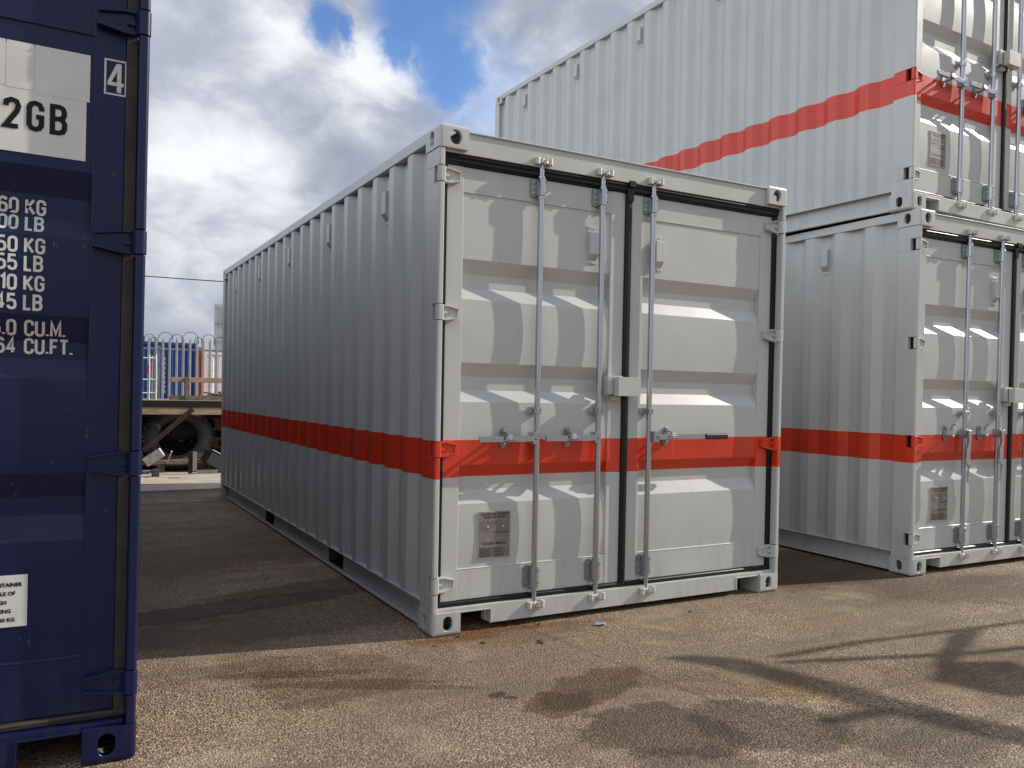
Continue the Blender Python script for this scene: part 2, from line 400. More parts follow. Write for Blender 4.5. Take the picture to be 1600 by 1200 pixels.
def make_container(o):
    """o: dict of options. Everything is modelled in container coordinates: x across the door end, y along the box, z up."""
    W,L,H,mat=CW,o['L'],o['H'],o['mat']; seal=o.get('seal',m_rub)
    root=empty(o['name'],o['loc'],o['rz'],o['label'],o['cat'],o.get('group'))
    dH=H-2.591
    ht=H-.132; dt=H-.186            # header bottom, door top
    hz=o['hinges']; hh=.039
    # castings
    for mx_ in (0,1):
        for my in (0,1):
            for top in (0,1): link('corner_casting',casting_mesh('corner_casting',mx_,my,top,W,L,H,mat),root)
    # door end posts, notched where the hinges turn
    for mx_ in (0,1):
        fx=(lambda x:x) if not mx_ else (lambda x:W-x)
        mb=MB(); full=[(.003,.1655),(.003,.010),(.010,.003),(.030,.003),(.034,.007),(.034,.078),(.066,.078),(.066,.1655)]
        cut=[(.003,.1655),(.003,.072),(.034,.072),(.034,.078),(.066,.078),(.066,.1655)]
        z=.1185
        for h in hz:
            mb.prism([(fx(a),b) for a,b in full],'z',z,h-hh-.004); mb.prism([(fx(a),b) for a,b in cut],'z',h-hh-.004,h+hh+.004); z=h+hh+.004
        mb.prism([(fx(a),b) for a,b in full],'z',z,H-.1215)
        mb.build('corner_post',mat,root,bevel=.002,seg=2)
        mb=MB().box(fx(.003),fx(.05),L-.11,L-.003,.1185,H-.1185); mb.build('corner_post',mat,root,bevel=.006)
        # rails
        MB().box(fx(.004),fx(.066),.1665,L-.112,H-.066,H-.006).build('top_rail',mat,root,bevel=.004)
        mb=MB(); web=.052; segs=[(.1665,1.611),(1.96,3.618),(3.96,L-.112)] if L<7 else [(.1665,L-.112)]
        if L<7: segs=[(.1665,1.625),(1.985,L/2+.98 -.0),(L/2+1.34,L-.112)]
        if L<7: segs=[(.1665,1.611),(1.965,3.618),(3.965,L-.112)]
        for a,b in segs: mb.box(fx(web),fx(web+.006),a,b,.020,.150)
        mb.box(fx(.006),fx(web+.006),.1665,L-.112,.1505,.157)
        mb.box(fx(.022),fx(web+.006),.1665,L-.112,.013,.0195)
        mb.build('bottom_rail',mat,root,smooth=0)
        if L<7:
            for a,b in ((1.611,1.965),(3.618,3.965)):
                mb=MB().prism([(a-.004,.02),(a,.02),(a,.145),(b,.145),(b,.02),(b+.004,.02),(b+.004,.1495),(a-.004,.1495)],'x',fx(.0585),fx(.9))
                mb.build('fork_pocket',m_under,root,smooth=0)
        # corrugated side
        pr=corr_profile(.166,L-.108,.378,.2812,.073,.068,.012,.048)
        z0,z1=.1572,H-.0665; mb=MB()
        V=[];F=[]
        for y,x in pr: V+= [(fx(x),y,z0),(fx(x),y,z1)]
        for i in range(len(pr)-1): F.append((2*i,2*i+2,2*i+3,2*i+1))
        mb.add(V,F); sp_=mb.build('side_panel',mat,root,smooth=0,fix=False)
        sl=sp_.modifiers.new('s','SOLIDIFY'); sl.thickness=.002
        if o.get('vents',True):
            for k in range(5):
                if L>7 and k==4: break
                yc=.838+1.125*k; mb=MB(); zt,zb=H-.172,H-.350
                mb.box(fx(.0475),fx(.043),yc-.038,yc+.038,zb-.022,zt+.022)
                mb.prism([(fx(.043),zt),(fx(.014),zt-.004),(fx(.014),zb+.045),(fx(.043),zb+.004)],'y',yc-.031,yc+.031)
                mb.cur=1
                for sz in (zt+.012,zb-.011):
                    for sy in (-.02,.02): mb.cyl((fx(.044),yc+sy,sz),(fx(.040),yc+sy,sz),.006,8)
                mb.build('vent',[mat,m_steel_d],root,bevel=.002)
        # little lashing ring on the lower rail
        mb=MB(); yc=1.215; mb.tube([(fx(.03),yc+.016*math.cos(t/8*math.pi),.158+.028*math.sin(t/8*math.pi)) for t in range(9)],.0035,6)
        mb.build('lashing_ring',mat,root)
    # roof, rear wall, floor
    mb=MB(); pr=corr_profile(.12,L-.11,.25,.209,.09,.02,0,.02); V=[];F=[]
    for y,x in pr: V+=[(.064,y,H-.012-x*.8),(W-.064,y,H-.012-x*.8)]
    for i in range(len(pr)-1): F.append((2*i,2*i+1,2*i+3,2*i+2))
    mb.add(V,F); mb.build('roof',mat,root,smooth=0,fix=False)
    mb=MB(); pr=corr_profile(.05,W-.05,.2,.25,.07,.06,L-.012,L-.046); V=[];F=[]
    for x,y in pr: V+=[(x,y,.12),(x,y,H-.1)]
    for i in range(len(pr)-1): F.append((2*i,2*i+2,2*i+3,2*i+1))
    mb.add(V,F); mb.box(.165,W-.165,L-.06,L-.005,.03,.12); mb.box(.165,W-.165,L-.06,L-.005,H-.1,H-.006)
    mb.build('rear_wall',mat,root,smooth=0,fix=False)
    MB().box(.06,W-.06,.125,L-.1,.152,.18).build('floor',m_under,root)
    mb=MB()
    for k in range(int(L/.3)-1): 
        y=.35+k*.3
        if L<7 and (1.5<y<2.05 or 3.5<y<4.05): continue
        mb.box(.06,W-.06,y,y+.045,.05,.150)
    mb.build('floor_bearer',m_under,root,smooth=0)
    # header and sill
    mb=MB(); mb.prism([(.034,ht),(W-.034,ht),(W-.034,H-.1195),(W-.1635,H-.1195),(W-.1635,H-.024),(.1635,H-.024),(.1635,H-.1195),(.034,H-.1195)],'y',.030,.10)
    mb.box(.1635,W-.1635,.020,.12,H-.0238,H-.016)
    mb.build('door_header',mat,root,bevel=.002)
    mb=MB(); n=.345
    mb.prism([(.04,.1195),(.1635,.1195),(.1635,.106),(n,.106),(n,.034),(W-n,.034),(W-n,.106),(W-.1635,.106),(W-.1635,.1195),(W-.04,.1195),(W-.04,.133),(.04,.133)],'y',.022,.075)
    mb.box(.34,W-.34,.075,.12,.034,.133)
    for a,b in ((.1640,n+.007),(W-n-.007,W-.1640)): mb.box(a,b,.0175,.0218,.106,.113)
    for a,b in ((n,n+.007),(W-n-.007,W-n)): mb.box(a,b,.0175,.0218,.034,.106)
    mb.build('door_sill',mat,root,bevel=.0015)
    # doors -------------------------------------------------------------
    bars=[.615,1.018,1.378,1.823] if o.get('bar4') else [.615,1.018,1.378]
    DF=.062
    for side in (0,1):
        m=side==1
        if not m: xa,xb,wl,wr=.070,1.197,.095,.095
        else: xa,xb,wl,wr=1.241,2.368,.090,.093
        mb=MB(); zb,zt=.160,dt
        mb.box(xa,xa+wl,DF,.115,zb,zt); mb.box(xb-wr,xb,DF,.115,zb,zt)
        s0,s1=o['seams']; oy=DF+.007; iy=oy+.034
        # panel profile (y,z), from the top down
        pr=[(.112,zt-.001),(DF+.002,zt-.001),(DF+.002,s0),(oy,s0-.004)]
        last=s0-.004
        for a,b,c,d in o['corr']+[(s1+.004,)*4]:
            for q in range(1,8): t=q/8; pr.append((oy-.0036*4*t*(1-t)*(1 if last<s0-.01 else .4),last+(a-last)*t))
            pr+=[(oy,a)]
            if b==s1+.004: break
            pr+=[(iy,b),(iy,c),(oy,d)]; last=d
        pr+=[(DF+.002,s1),(DF+.002,zb+.001),(.112,zb+.001)]
        V=[];F=[]
        for y,z in pr: V+=[(xa+wl,y,z),(xb-wr,y,z)]
        for i in range(len(pr)-1): F.append((2*i,2*i+1,2*i+3,2*i+2))
        mb.add(V,F)
        # weld beads along the panel edges and the plate seams
        for x in (xa+wl,xb-wr): mb.tube([(x,DF+.004,s1),(x+.001,DF+.003,(s0+s1)/2),(x,DF+.004,s0+.09)],.0035,5)
        for z in (s0,s1): mb.tube([(xa+wl,DF+.003,z),(xb-wr,DF+.003,z+.0005)],.0032,5)
        door=mb.build('door',mat,root,smooth=14,bevel=.0035)
        # seal
        mb=MB()
        if not m: mb.box(.0345,.0695,.050,.077,.134,ht)
        else: mb.box(W-.0695,W-.0345,.050,.077,.134,ht)
        x0,x1=(.0345,1.2405) if not m else (1.2415,W-.0345)
        T=ht; B=dt
        mb.prism([(.077,T-.0005),(.048,T-.0005),(.036,T-.006),(.032,T-.014),(.036,T-.021),(.041,T-.026),(.041,T-.031),(.040,T-.038),(.045,T-.046),(.056,T-.052),(.077,B+.001)],'x',x0,x1)
        mb.prism([(.075,.134),(.052,.1335),(.047,.139),(.046,.152),(.052,.159),(.075,.159)],'x',x0,x1)
        if not m:
            mb.prism([(1.1975,.075),(1.1975,.052),(1.203,.047),(1.219,.044),(1.235,.047),(1.2405,.052),(1.2405,.075)],'z',.135,dt+.03)
            mb.prism([(1.1975,dt+.03),(1.2405,dt+.03),(1.262,ht-.004),(1.232,ht+.012),(1.20,ht+.012)],'y',.018,.05)
            mb.prism([(1.20,dt-.05),(1.238,dt-.05),(1.2405,dt+.03),(1.192,dt+.03)],'y',.036,.052)
        mb.build('door_seal',seal,door,bevel=.002)
        # hinges
        fx=(lambda x:x) if not m else (lambda x:W-x); al=o.get('arm',.132)
        for h in hz:
            mb=MB()
            mb.cyl((fx(.017),.019,h-hh),(fx(.017),.019,h+hh),.0175,18)
            mb.prism([(fx(.017),.002),(fx(.034),.002),(fx(.046),.020),(fx(.046),.0455),(fx(.017),.037)],'z',h-hh,h+hh)
            # arm: thin back plate with raised rims
            a0,a1=.046,al
            mb.prism([(fx(a0),h-hh+.004),(fx(a0),h+hh-.004),(fx(a0+.03),h+hh-.004),(fx(a1),h+hh*.58),(fx(a1),h-hh*.62),(fx(a0+.03),h-hh+.004)],'y',.040,.0615)
            for sg in (1,-1):
                mb.prism([(fx(a0-.004),h+sg*hh),(fx(a0+.03),h+sg*hh),(fx(a1+.004),h+sg*hh*.62),(fx(a1+.004),h+sg*(hh*.62-.007)),(fx(a0+.03),h+sg*(hh-.008)),(fx(a0-.004),h+sg*(hh-.008))],'y',.026,.0612)
            mb.box(fx(a1-.002),fx(a1+.005),.034,.061,h-hh*.6,h+hh*.6)
            mb.box(fx(a0),fx(a0+.025),.030,.041,h-.008,h+.008)
            mb.cyl((fx(a0+.052),.0400,h-.002),(fx(a0+.052),.0375,h-.002),.009,12)
            mb.build('hinge',mat,door,bevel=.002)
        # locking gear
        mine=[b for b in bars if (b>1.219)==m]
        BY=.033
        for bx in mine:
            mb=MB(); mb.cyl((bx,BY,.26),(bx,BY,dt-.06),.0170,20)
            mb.cyl((bx,BY,.118),(bx,BY,.26),.0145,16); mb.cyl((bx,BY,dt-.06),(bx,BY,ht+.022),.0145,16)
            for z in (dt-.11,dt-.001,.315,.186): mb.cyl((bx,BY,z-.006),(bx,BY,z+.006),.0205,18)
            mb.build('locking_bar',m_steel,door,smooth=40)
            # cams and keepers
            for zc,sg in ((ht+.028,1),(.104,-1)):
                mb=MB()
                mb.cyl((bx,BY-.004,zc-.020*1),(bx,BY-.004,zc+.016),.0125,12)
                mb.prism([(bx-.018,.016),(bx-.004,.004),(bx+.020,.008),(bx+.030,.022),(bx+.016,.032),(bx-.012,.032)],'z',zc-.007,zc+.008)
                mb.prism([(bx+.010,-.004),(bx+.034,.004),(bx+.030,.030),(bx+.014,.026)],'z',zc-.013,zc+.012)
                mb.prism([(bx-.030,.002),(bx-.014,-.002),(bx-.010,.020),(bx-.026,.026)],'z',zc-.011,zc+.010)
                mb.cyl((bx+.004,.008,zc-.016),(bx+.016,.000,zc+.014),.007,8)
                mb.build('cam',m_steel_d,door,smooth=40,bevel=.002)
                mb=MB(); yb=.0295 if sg>0 else .0215
                mb.box(bx-.048,bx+.046,yb-.006,yb,zc-.012,zc+.012)
                mb.prism([(bx-.050,yb),(bx-.054,.006),(bx-.040,-.004),(bx-.026,.003),(bx-.028,yb)],'z',zc-.020,zc+.018)
                mb.prism([(bx+.030,yb),(bx+.028,.002),(bx+.040,-.005),(bx+.054,.004),(bx+.052,yb)],'z',zc-.018,zc+.021)
                mb.build('cam_keeper',m_keep,root,smooth=40,bevel=.003)
            # bearing brackets
            for z0,z1 in ((dt-.104,dt-.004),(.192,.312)):
                mb=MB(); c=.010
                for a,b in ((bx-.054,bx-.012),(bx+.012,bx+.038)):
                    mb.prism([(a+c,z0),(b-c,z0),(b,z0+c),(b,z1-c),(b-c,z1),(a+c,z1),(a,z1-c),(a,z0+c)],'y',DF-.009,DF-.001)
                mb.prism([(bx-.022,DF-.002),(bx-.023,.026),(bx-.016,.013),(bx,.0095),(bx+.016,.013),(bx+.023,.026),(bx+.022,DF-.002)],'z',z0+.006,z1-.004)
                mb.m[:20]=[2]*20
                for q in (.2,.5,.8):
                    z=z0+(z1-z0)*q; mb.cyl((bx-.038-(.005 if q==.5 else 0),DF-.009,z),(bx-.038-(.005 if q==.5 else 0),DF-.015,z),.0062,8)
                mb.cur=1
                for q in (.22,.78): mb.cyl((bx+.018,.0125,z0+(z1-z0)*q),(bx+.0195,.0105,z0+(z1-z0)*q),.0045,8)
                mb.build('bar_bracket',[m_steel,m_hole,m_bracket],door,smooth=40,bevel=.0015)
            mb=MB(); zc=1.152
            mb.prism([(bx-.052,zc-.017),(bx-.015,zc-.017),(bx-.015,zc+.017),(bx-.052,zc+.017)],'y',DF-.010,DF-.0005)
            mb.prism([(bx-.020,DF),(bx-.0215,.025),(bx-.014,.0135),(bx+.014,.0125),(bx+.0215,.025),(bx+.020,DF)],'z',zc-.017,zc+.017)
            mb.cyl((bx-.036,DF-.010,zc),(bx-.036,DF-.018,zc),.0085,10)
            mb.cur=1; mb.cyl((bx+.0125,.0128,zc),(bx+.0140,.0108,zc),.0045,8)
            mb.build('bar_guide',[m_steel,m_hole],door,smooth=40,bevel=.0015)
        # handles
        for bx in mine:
            if m and bx>1.5: continue
            s=1 if m else -1; hx=bx+s*.020; zc=1.004
            mb=MB()
            down=o.get('handles')=='down' and not m
            mb.box(bx+s*.010,bx+s*.046,-.010,.046,zc-.031,zc+.031)
            mb.cur=1; mb.cyl((bx+s*.028,-.0105,zc-.004),(bx+s*.028,-.0115,zc-.004),.006,10); mb.cur=0
            mb.cyl((bx+s*.028,-.0108,zc-.004),(bx+s*.028,-.0140,zc-.004),.0035,8)
            if down:
                x=bx+s*.024
                mb.prism([(x-.018,zc+.022),(x+.018,zc+.022),(x+.016,zc-.04),(x+.012,zc-.10),(x+.008,zc-.18),(x+.022,zc-.235),(x+.016,zc-.25),(x-.030,zc-.215),(x-.036,zc-.19),(x-.034,zc-.12),(x-.010,zc-.06)],'y',-.026,-.012)
                mb.tube([(x-.008,-.017,zc-.22),(x+.004,-.016,zc-.24),(x-.004,-.016,zc-.33),(x-.006,-.016,zc-.36)],.007,6)
            elif not m:
                mb.prism([(bx-.040,zc-.015),(bx-.040,zc+.013),(bx-.12,zc+.015),(bx-.24,zc+.009),(bx-.245,zc-.014),(bx-.10,zc-.019)],'y',-.012,-.004)
                mb.box(bx-.37,bx-.235,-.020,-.002,zc-.017,zc+.012)
                mb.cur=1
                for k in range(10):
                    for zz_ in (-.008,.002): mb.box(bx-.364+k*.0125+(.004 if zz_>0 else 0),bx-.357+k*.0125+(.004 if zz_>0 else 0),-.0190,-.0180,zc+zz_-.0026,zc+zz_+.0026)
                mb.cur=0
            else:
                mb.box(bx+.040,bx+.40,-.014,-.003,zc-.016,zc+.014)
                mb.prism([(bx+.05,zc-.016),(bx+.17,zc-.016),(bx+.20,zc+.004),(bx+.17,zc+.004),(bx+.12,zc+.010),(bx+.05,zc+.010)],'y',-.015,-.0122)
            mb.build('handle',[m_steel,m_hole],door,smooth=40,bevel=.0018)
            if m:
                mb=MB(); x0=bx+.40
                mb.prism([(-.022,zc-.012),(-.016,zc-.0185),(-.001,zc-.0185),(.005,zc-.012),(.005,zc+.010),(-.001,zc+.0165),(-.016,zc+.0165),(-.022,zc+.010)],'x',x0,x0+.175)
                mb.build('hand_grip',m_black,door,smooth=40,bevel=.003)
            # catch plate
            cx=bx+s*(.193 if not m else .148); cz=zc+.003; mb=MB()
            arc=[(cx+.0195*math.cos(t),cz+.034+.0195*math.sin(t)) for t in [math.pi*k/8 for k in range(9)]]+[(cx+.0195*math.cos(t),cz-.038+.0195*math.sin(t)) for t in [math.pi+math.pi*k/8 for k in range(9)]]
            mb.prism(arc,'y',DF-.008,DF-.0003)
            mb.cyl((cx,DF-.008,cz+.036),(cx,DF-.020,cz+.036),.0095,10); mb.cyl((cx,DF-.008,cz-.038),(cx,DF-.016,cz-.038),.008,10)
            if down:
                mb.box(cx-.004,cx+.022,-.004,DF-.006,cz-.028,cz-.012); mb.prism([(cx-.008,cz+.028),(cx+.006,cz+.026),(cx+.034,cz+.062),(cx+.028,cz+.068)],'y',.004,.020)
                mb.cyl((cx+.031,.012,cz+.064),(cx+.031,-.006,cz+.064),.005,8)
            else:
                mb.box(cx-.012,cx+.012,-.002,DF-.006,cz-.024,cz-.015)
                mb.prism([(-.001,cz+.030),(-.020,cz+.016),(-.026,cz-.010),(-.020,cz-.014),(-.014,cz+.010),(.010,cz+.024),(DF-.012,cz+.024),(DF-.012,cz+.032)],'x',cx-.013,cx+.013)
                mb.prism([(cx-.030,cz-.010),(cx+.034,cz-.014),(cx+.030,cz+.004),(cx-.026,cz+.008)],'y',-.0235,-.0165)
            mb.build('handle_catch',m_bracket,door,smooth=40,bevel=.002)
        # door vents
        if o.get('dvents',True):
            xc,zt,zb_=((.972,2.180,1.982) if not m else (1.440,2.180,1.982))
            mb=MB(); yo=DF+.007
            mb.box(xc-.033,xc+.033,yo-.005,yo-.0005,zb_-.004,zt+.012)
            mb.prism([(yo-.005,zt-.022),(yo-.036,zt-.030),(yo-.036,zb_+.050),(yo-.005,zb_+.018)],'x',xc-.030,xc+.030)
            mb.cur=1
            for dx in (-.014,.014): mb.cyl((xc+dx,yo-.004,zt-.003),(xc+dx,yo-.009,zt-.003),.006,8)
            mb.cyl((xc,yo-.004,zb_+.006),(xc,yo-.009,zb_+.006),.006,8)
            mb.build('vent',[mat,m_steel_d],door,bevel=.003)
        if o.get('lockbox',True):
            if not m:
                mb=MB()
                mb.box(1.066,1.165,.010,.0135,1.246,1.352); mb.box(1.066,1.069,.0135,DF-.0005,1.246,1.352); mb.box(1.069,1.160,.0135,DF-.0005,1.349,1.352)
                mb.box(1.110,1.160,.02,DF-.0005,1.212,1.238)
                mb.build('lock_box_mount',mat,door,bevel=.0015)
            else:
                mb=MB(); x0,x1,z0,z1=1.102,1.258,1.238,1.345
                mb.box(x0,x1,-.040,-.036,z0,z1); mb.box(x0,x0+.004,-.036,.004,z0,z1); mb.box(x1-.004,x1,-.036,.040,z0,z1); mb.box(x0+.004,x1-.004,-.036,.0095,z1-.004,z1); mb.box(x0+.004,x1-.004,-.036,.0095,z0,z0+.004)
                mb.box(x1-.03,x1-.004,.0095,.0615,z0+.02,z1-.02)
                mb.tube([(x1,-.02,z0+.030),(x1+.012,-.02,z0+.026),(x1+.018,-.02,z0+.036),(x1+.016,-.02,z0+.050)],.002,5)
                mb.build('lock_box',mat,door,bevel=.003)
        if not m and o.get('plate',True):
            x0,x1,z0,z1=.286,.480,.365,.617; yp=DF+.0025; mb=MB()
            mb.cur=2; mb.box(x0,x1,yp-.0035,yp-.0002,z0,z1)
            mb.cur=0; mb.box(x0+.004,x1-.004,yp-.0045,yp-.0036,z0+.004,z1-.004)
            mb.cur=1; yt=yp-.0048; w=x1-x0; cx=(x0+x1)/2
            def ln(xa_,xb_,z,t=.0012): mb.box(xa_,xb_,yt-.0001,yt+.0002,z-t/2,z+t/2)
            font_text(mb,'APPROVED FOR TRANSPORT',cx,z1-.022,.0138,yt,'CENTER',.94,bold=.0009); font_text(mb,'UNDER CUSTOMS SEAL',cx,z1-.037,.0138,yt,'CENTER',.94,bold=.0009)
            ln(x0+.045,x1-.045,z1-.041); ln(x0+.045,x1-.045,z1-.054); font_text(mb,'(                         )',cx,z1-.0515,.012,yt,'CENTER')
            for k in range(6): ln(x0+.006,x1-.006,z1-.060-.0075*k,.0010)
            font_text(mb,'TYPE          MANUFACTURED',x0+.008,z1-.068,.008,yt)
            font_text(mb,'MANUFACTURER',x0+.100,z1-.118,.0105,yt,bold=.0006); ln(x0+.008,x0+.095,z1-.109); mb.box(x0+.095,x0+.0962,yt-.0001,yt+.0002,z1-.155,z1-.109)
            ln(x0+.112,x1-.02,z1-.123); ln(x0+.112,x1-.02,z1-.138)
            ln(x0+.006,x1-.006,z1-.165); font_text(mb,'CSC SAFETY APPROVAL',cx,z1-.179,.0138,yt,'CENTER',bold=.0008)
            for k,tx in enumerate(('DATE MANUFACTURED','IDENTIFICATION NO.','MAXIMUM GROSS MASS','ALLOWABLE STACKING','TRANSVERSE RACKING')):
                font_text(mb,tx,x0+.007,z0+.052-.0102*k,.0078,yt,sx=.86,bold=.0005); ln(x0+.006,x1-.006,z0+.0495-.0102*k,.0009)
            for k in range(5): mb.box(x0+.086,x0+.150,yt-.0001,yt+.0001,z0+.0515-.0102*k,z0+.0555-.0102*k)
            mb.box(x0+.086,x0+.087,yt-.0001,yt+.0002,z0+.008,z0+.064); mb.box(x0+.156,x0+.157,yt-.0001,yt+.0002,z0+.008,z0+.064)
            mb.cur=2
            for dx in (.055,.148): mb.cyl((x0+dx,yp-.0045,z1-.085),(x0+dx,yp-.009,z1-.085),.006,12,r1=.003)
            mb.build('data_plate',[m_plate,m_ink,m_rim],door,smooth=30)
        if o.get('decor'): o['decor'](door,m,DF)
    return root

CORR=[(1.935,1.862,1.790,1.726),(1.397,1.326,1.254,1.192),(.864,.806,.730,.659)]
base=dict(L=6.058,H=2.591,mat=m_white,hinges=(.256,.950,1.645,2.340),corr=CORR,seams=(2.277,.320))
GR='grey-white containers with an orange-red band'
A=make_container(dict(base,name='shipping_container',loc=(0,0,0),rz=0,cat='shipping container',group=GR,
  label='grey-white container standing alone in the middle with its whole door end facing us'))
C=copy_tree(A); C.location=(3.5973,-.0572,2.595); C.rotation_euler=(0,0,R(1.4374))
C['label']='grey-white container stacked on top of another one, its roof above the picture'

Bc=make_container(dict(base,name='shipping_container',loc=(3.6166,-.1112,.004),rz=R(-.7643),cat='shipping container',group=GR,handles='down',
  label='grey-white container on the ground underneath a second one, door handles hanging down'))

def blue_decor(door,m,DF):
    if not m: return
    W=CW; X=lambda px:px+1.412+CW   # world x to container x
    y=DF+.0040
    # white name board: two layers of vinyl
    mb=MB(); mb.box(X(-2.05),X(-1.597),y-.0005,y+.0008,1.972,2.31); mb.box(X(-1.745),X(-1.588),y-.0012,y-.0006,2.165,2.318)
    mb.box(X(-1.823),X(-1.747),y-.0012,y-.0006,2.172,2.318) ; mb.box(X(-1.98),X(-1.8255),y-.0012,y-.0006,2.176,2.318)
    mb.build('name_board',m_signw,door,smooth=0)
    mb=MB(); strokes(mb,'2GB',X(-1.822),2.043,.098,y-.0020,.155,.30,.70); mb.build('board_lettering',m_letb,door,smooth=0,fix=False)
    mb=MB(); x0,x1,z0,z1=X(-1.547),X(-1.480),2.202,2.319; yy=DF-.0008; t=.0055
    mb.box(x0,x1,yy-.0002,yy,z0,z0+t); mb.box(x0,x1,yy-.0002,yy,z1-t,z1); mb.box(x0,x0+t,yy-.0002,yy,z0+t,z1-t); mb.box(x1-t,x1,yy-.0002,yy,z0+t,z1-t)
    # bold 4
    mb.add([(x0+.038,yy-.0006,z0+.010),(x0+.051,yy-.0006,z0+.010),(x0+.051,yy-.0006,z1-.012),(x0+.036,yy-.0006,z1-.012),(x0+.010,yy-.0006,z0+.043),(x0+.010,yy-.0006,z0+.031),(x0+.038,yy-.0006,z0+.031),
            (x0+.058,yy-.0006,z0+.031),(x0+.058,yy-.0006,z0+.043),(x0+.051,yy-.0006,z0+.043),(x0+.038,yy-.0006,z0+.043),(x0+.038,yy-.0006,z0+.078),(x0+.0215,yy-.0006,z0+.043),(x0+.051,yy-.0006,z0+.031)],
           [(3,4,12,11),(3,11,0,1),(3,1,2)] if False else [(4,5,6,10,12),(4,12,11,3),(3,11,0),(3,0,1,2),(13,7,8,9)])
    mb.build('height_mark',m_letw,door,smooth=0,fix=False)
    # weights table; panel depth follows the pressings
    def depth(z):
        pts=[(3,0)]
        for a,b,c,d in CORRD: pts+=[(a,0),(b,.034),(c,.034),(d,0)]
        pts+=[(0,0)]
        for (z1_,d1),(z2_,d2) in zip(pts,pts[1:]):
            if z2_<=z<=z1_: return d1+(d2-d1)*(z1_-z)/max(1e-6,z1_-z2_)
        return 0
    segs=[(2.382,1.937)]+[(CORRD[i][3],CORRD[i+1][0]) for i in range(2)]
    def bulge(z):
        for a,b in segs:
            if b<z<a: t=(a-z)/(a-b); return .0036*4*t*(1-t)*(.4 if a>2 else 1)
        return 0
    h=.052
    rows=[(1.784,'60',' KG'),(1.728,'00',' LB'),(1.655-.0,'50',' KG'),(1.598,'55',' LB'),(1.535,'10',' KG'),(1.474,'45',' LB'),(1.393,'6.0',' CU.M.'),(1.336,'64',' CU.FT.')]
    for z,a,b in rows:
        t=MB(); wd=sum((GL[c][0]*.76+.20)*h for c in a)
        strokes(t,a,X(-1.782)-wd+.006,z,h,0,.155,.20,.76); strokes(t,b.strip(),X(-1.761 if not b.startswith(' CU') else -1.757),z,h,0,.155,.20,.76)
        V=[(p[0],DF+.0052+depth(p[2])-bulge(p[2])+p[1],p[2]) for p in t.v]; mb=MB(); mb.add(V,t.f); mb.build('weight_marking',m_letw,door,smooth=0,fix=False)
    mb=MB(); x0,x1,z0,z1=X(-1.95),X(-1.7365),.466,.631; y-=.0028; mb.box(x0,x1,y-.0005,y+.0006,z0,z1)
    mb.cur=1
    for k,(tx,xe) in enumerate((('CONTAINER',-1.752),('ABLE OF',-1.770),('HIGH',-1.793),('STACKING',-1.781),('160 KG',-1.770))):
        font_text(mb,tx,X(xe),z1-.036-.0278*k,.0165,y-.0012,'RIGHT',.98,bold=.0008)
    mb.build('stacking_label',[m_signw,m_letb],door,smooth=0,fix=False)
CORRD=[(1.937,1.851,1.778,1.717),(1.462,1.379,1.323,1.257),(.953,.873,.813,.733)]
Dc=make_container(dict(L=12.192,H=2.896,mat=m_blue,name='shipping_container',loc=(-1.424-CW,-.813,.021),rz=0,cat='shipping container',seal=m_rub_b,
  hinges=(.256,.985,1.718,2.440),corr=CORRD,seams=(2.386,.345),bar4=True,arm=.155,dvents=False,lockbox=False,plate=False,decor=blue_decor,vents=False,
  label='dark blue high container at the left edge with white weight markings on its door'))

Dc.rotation_euler=(0,R(.5),0)
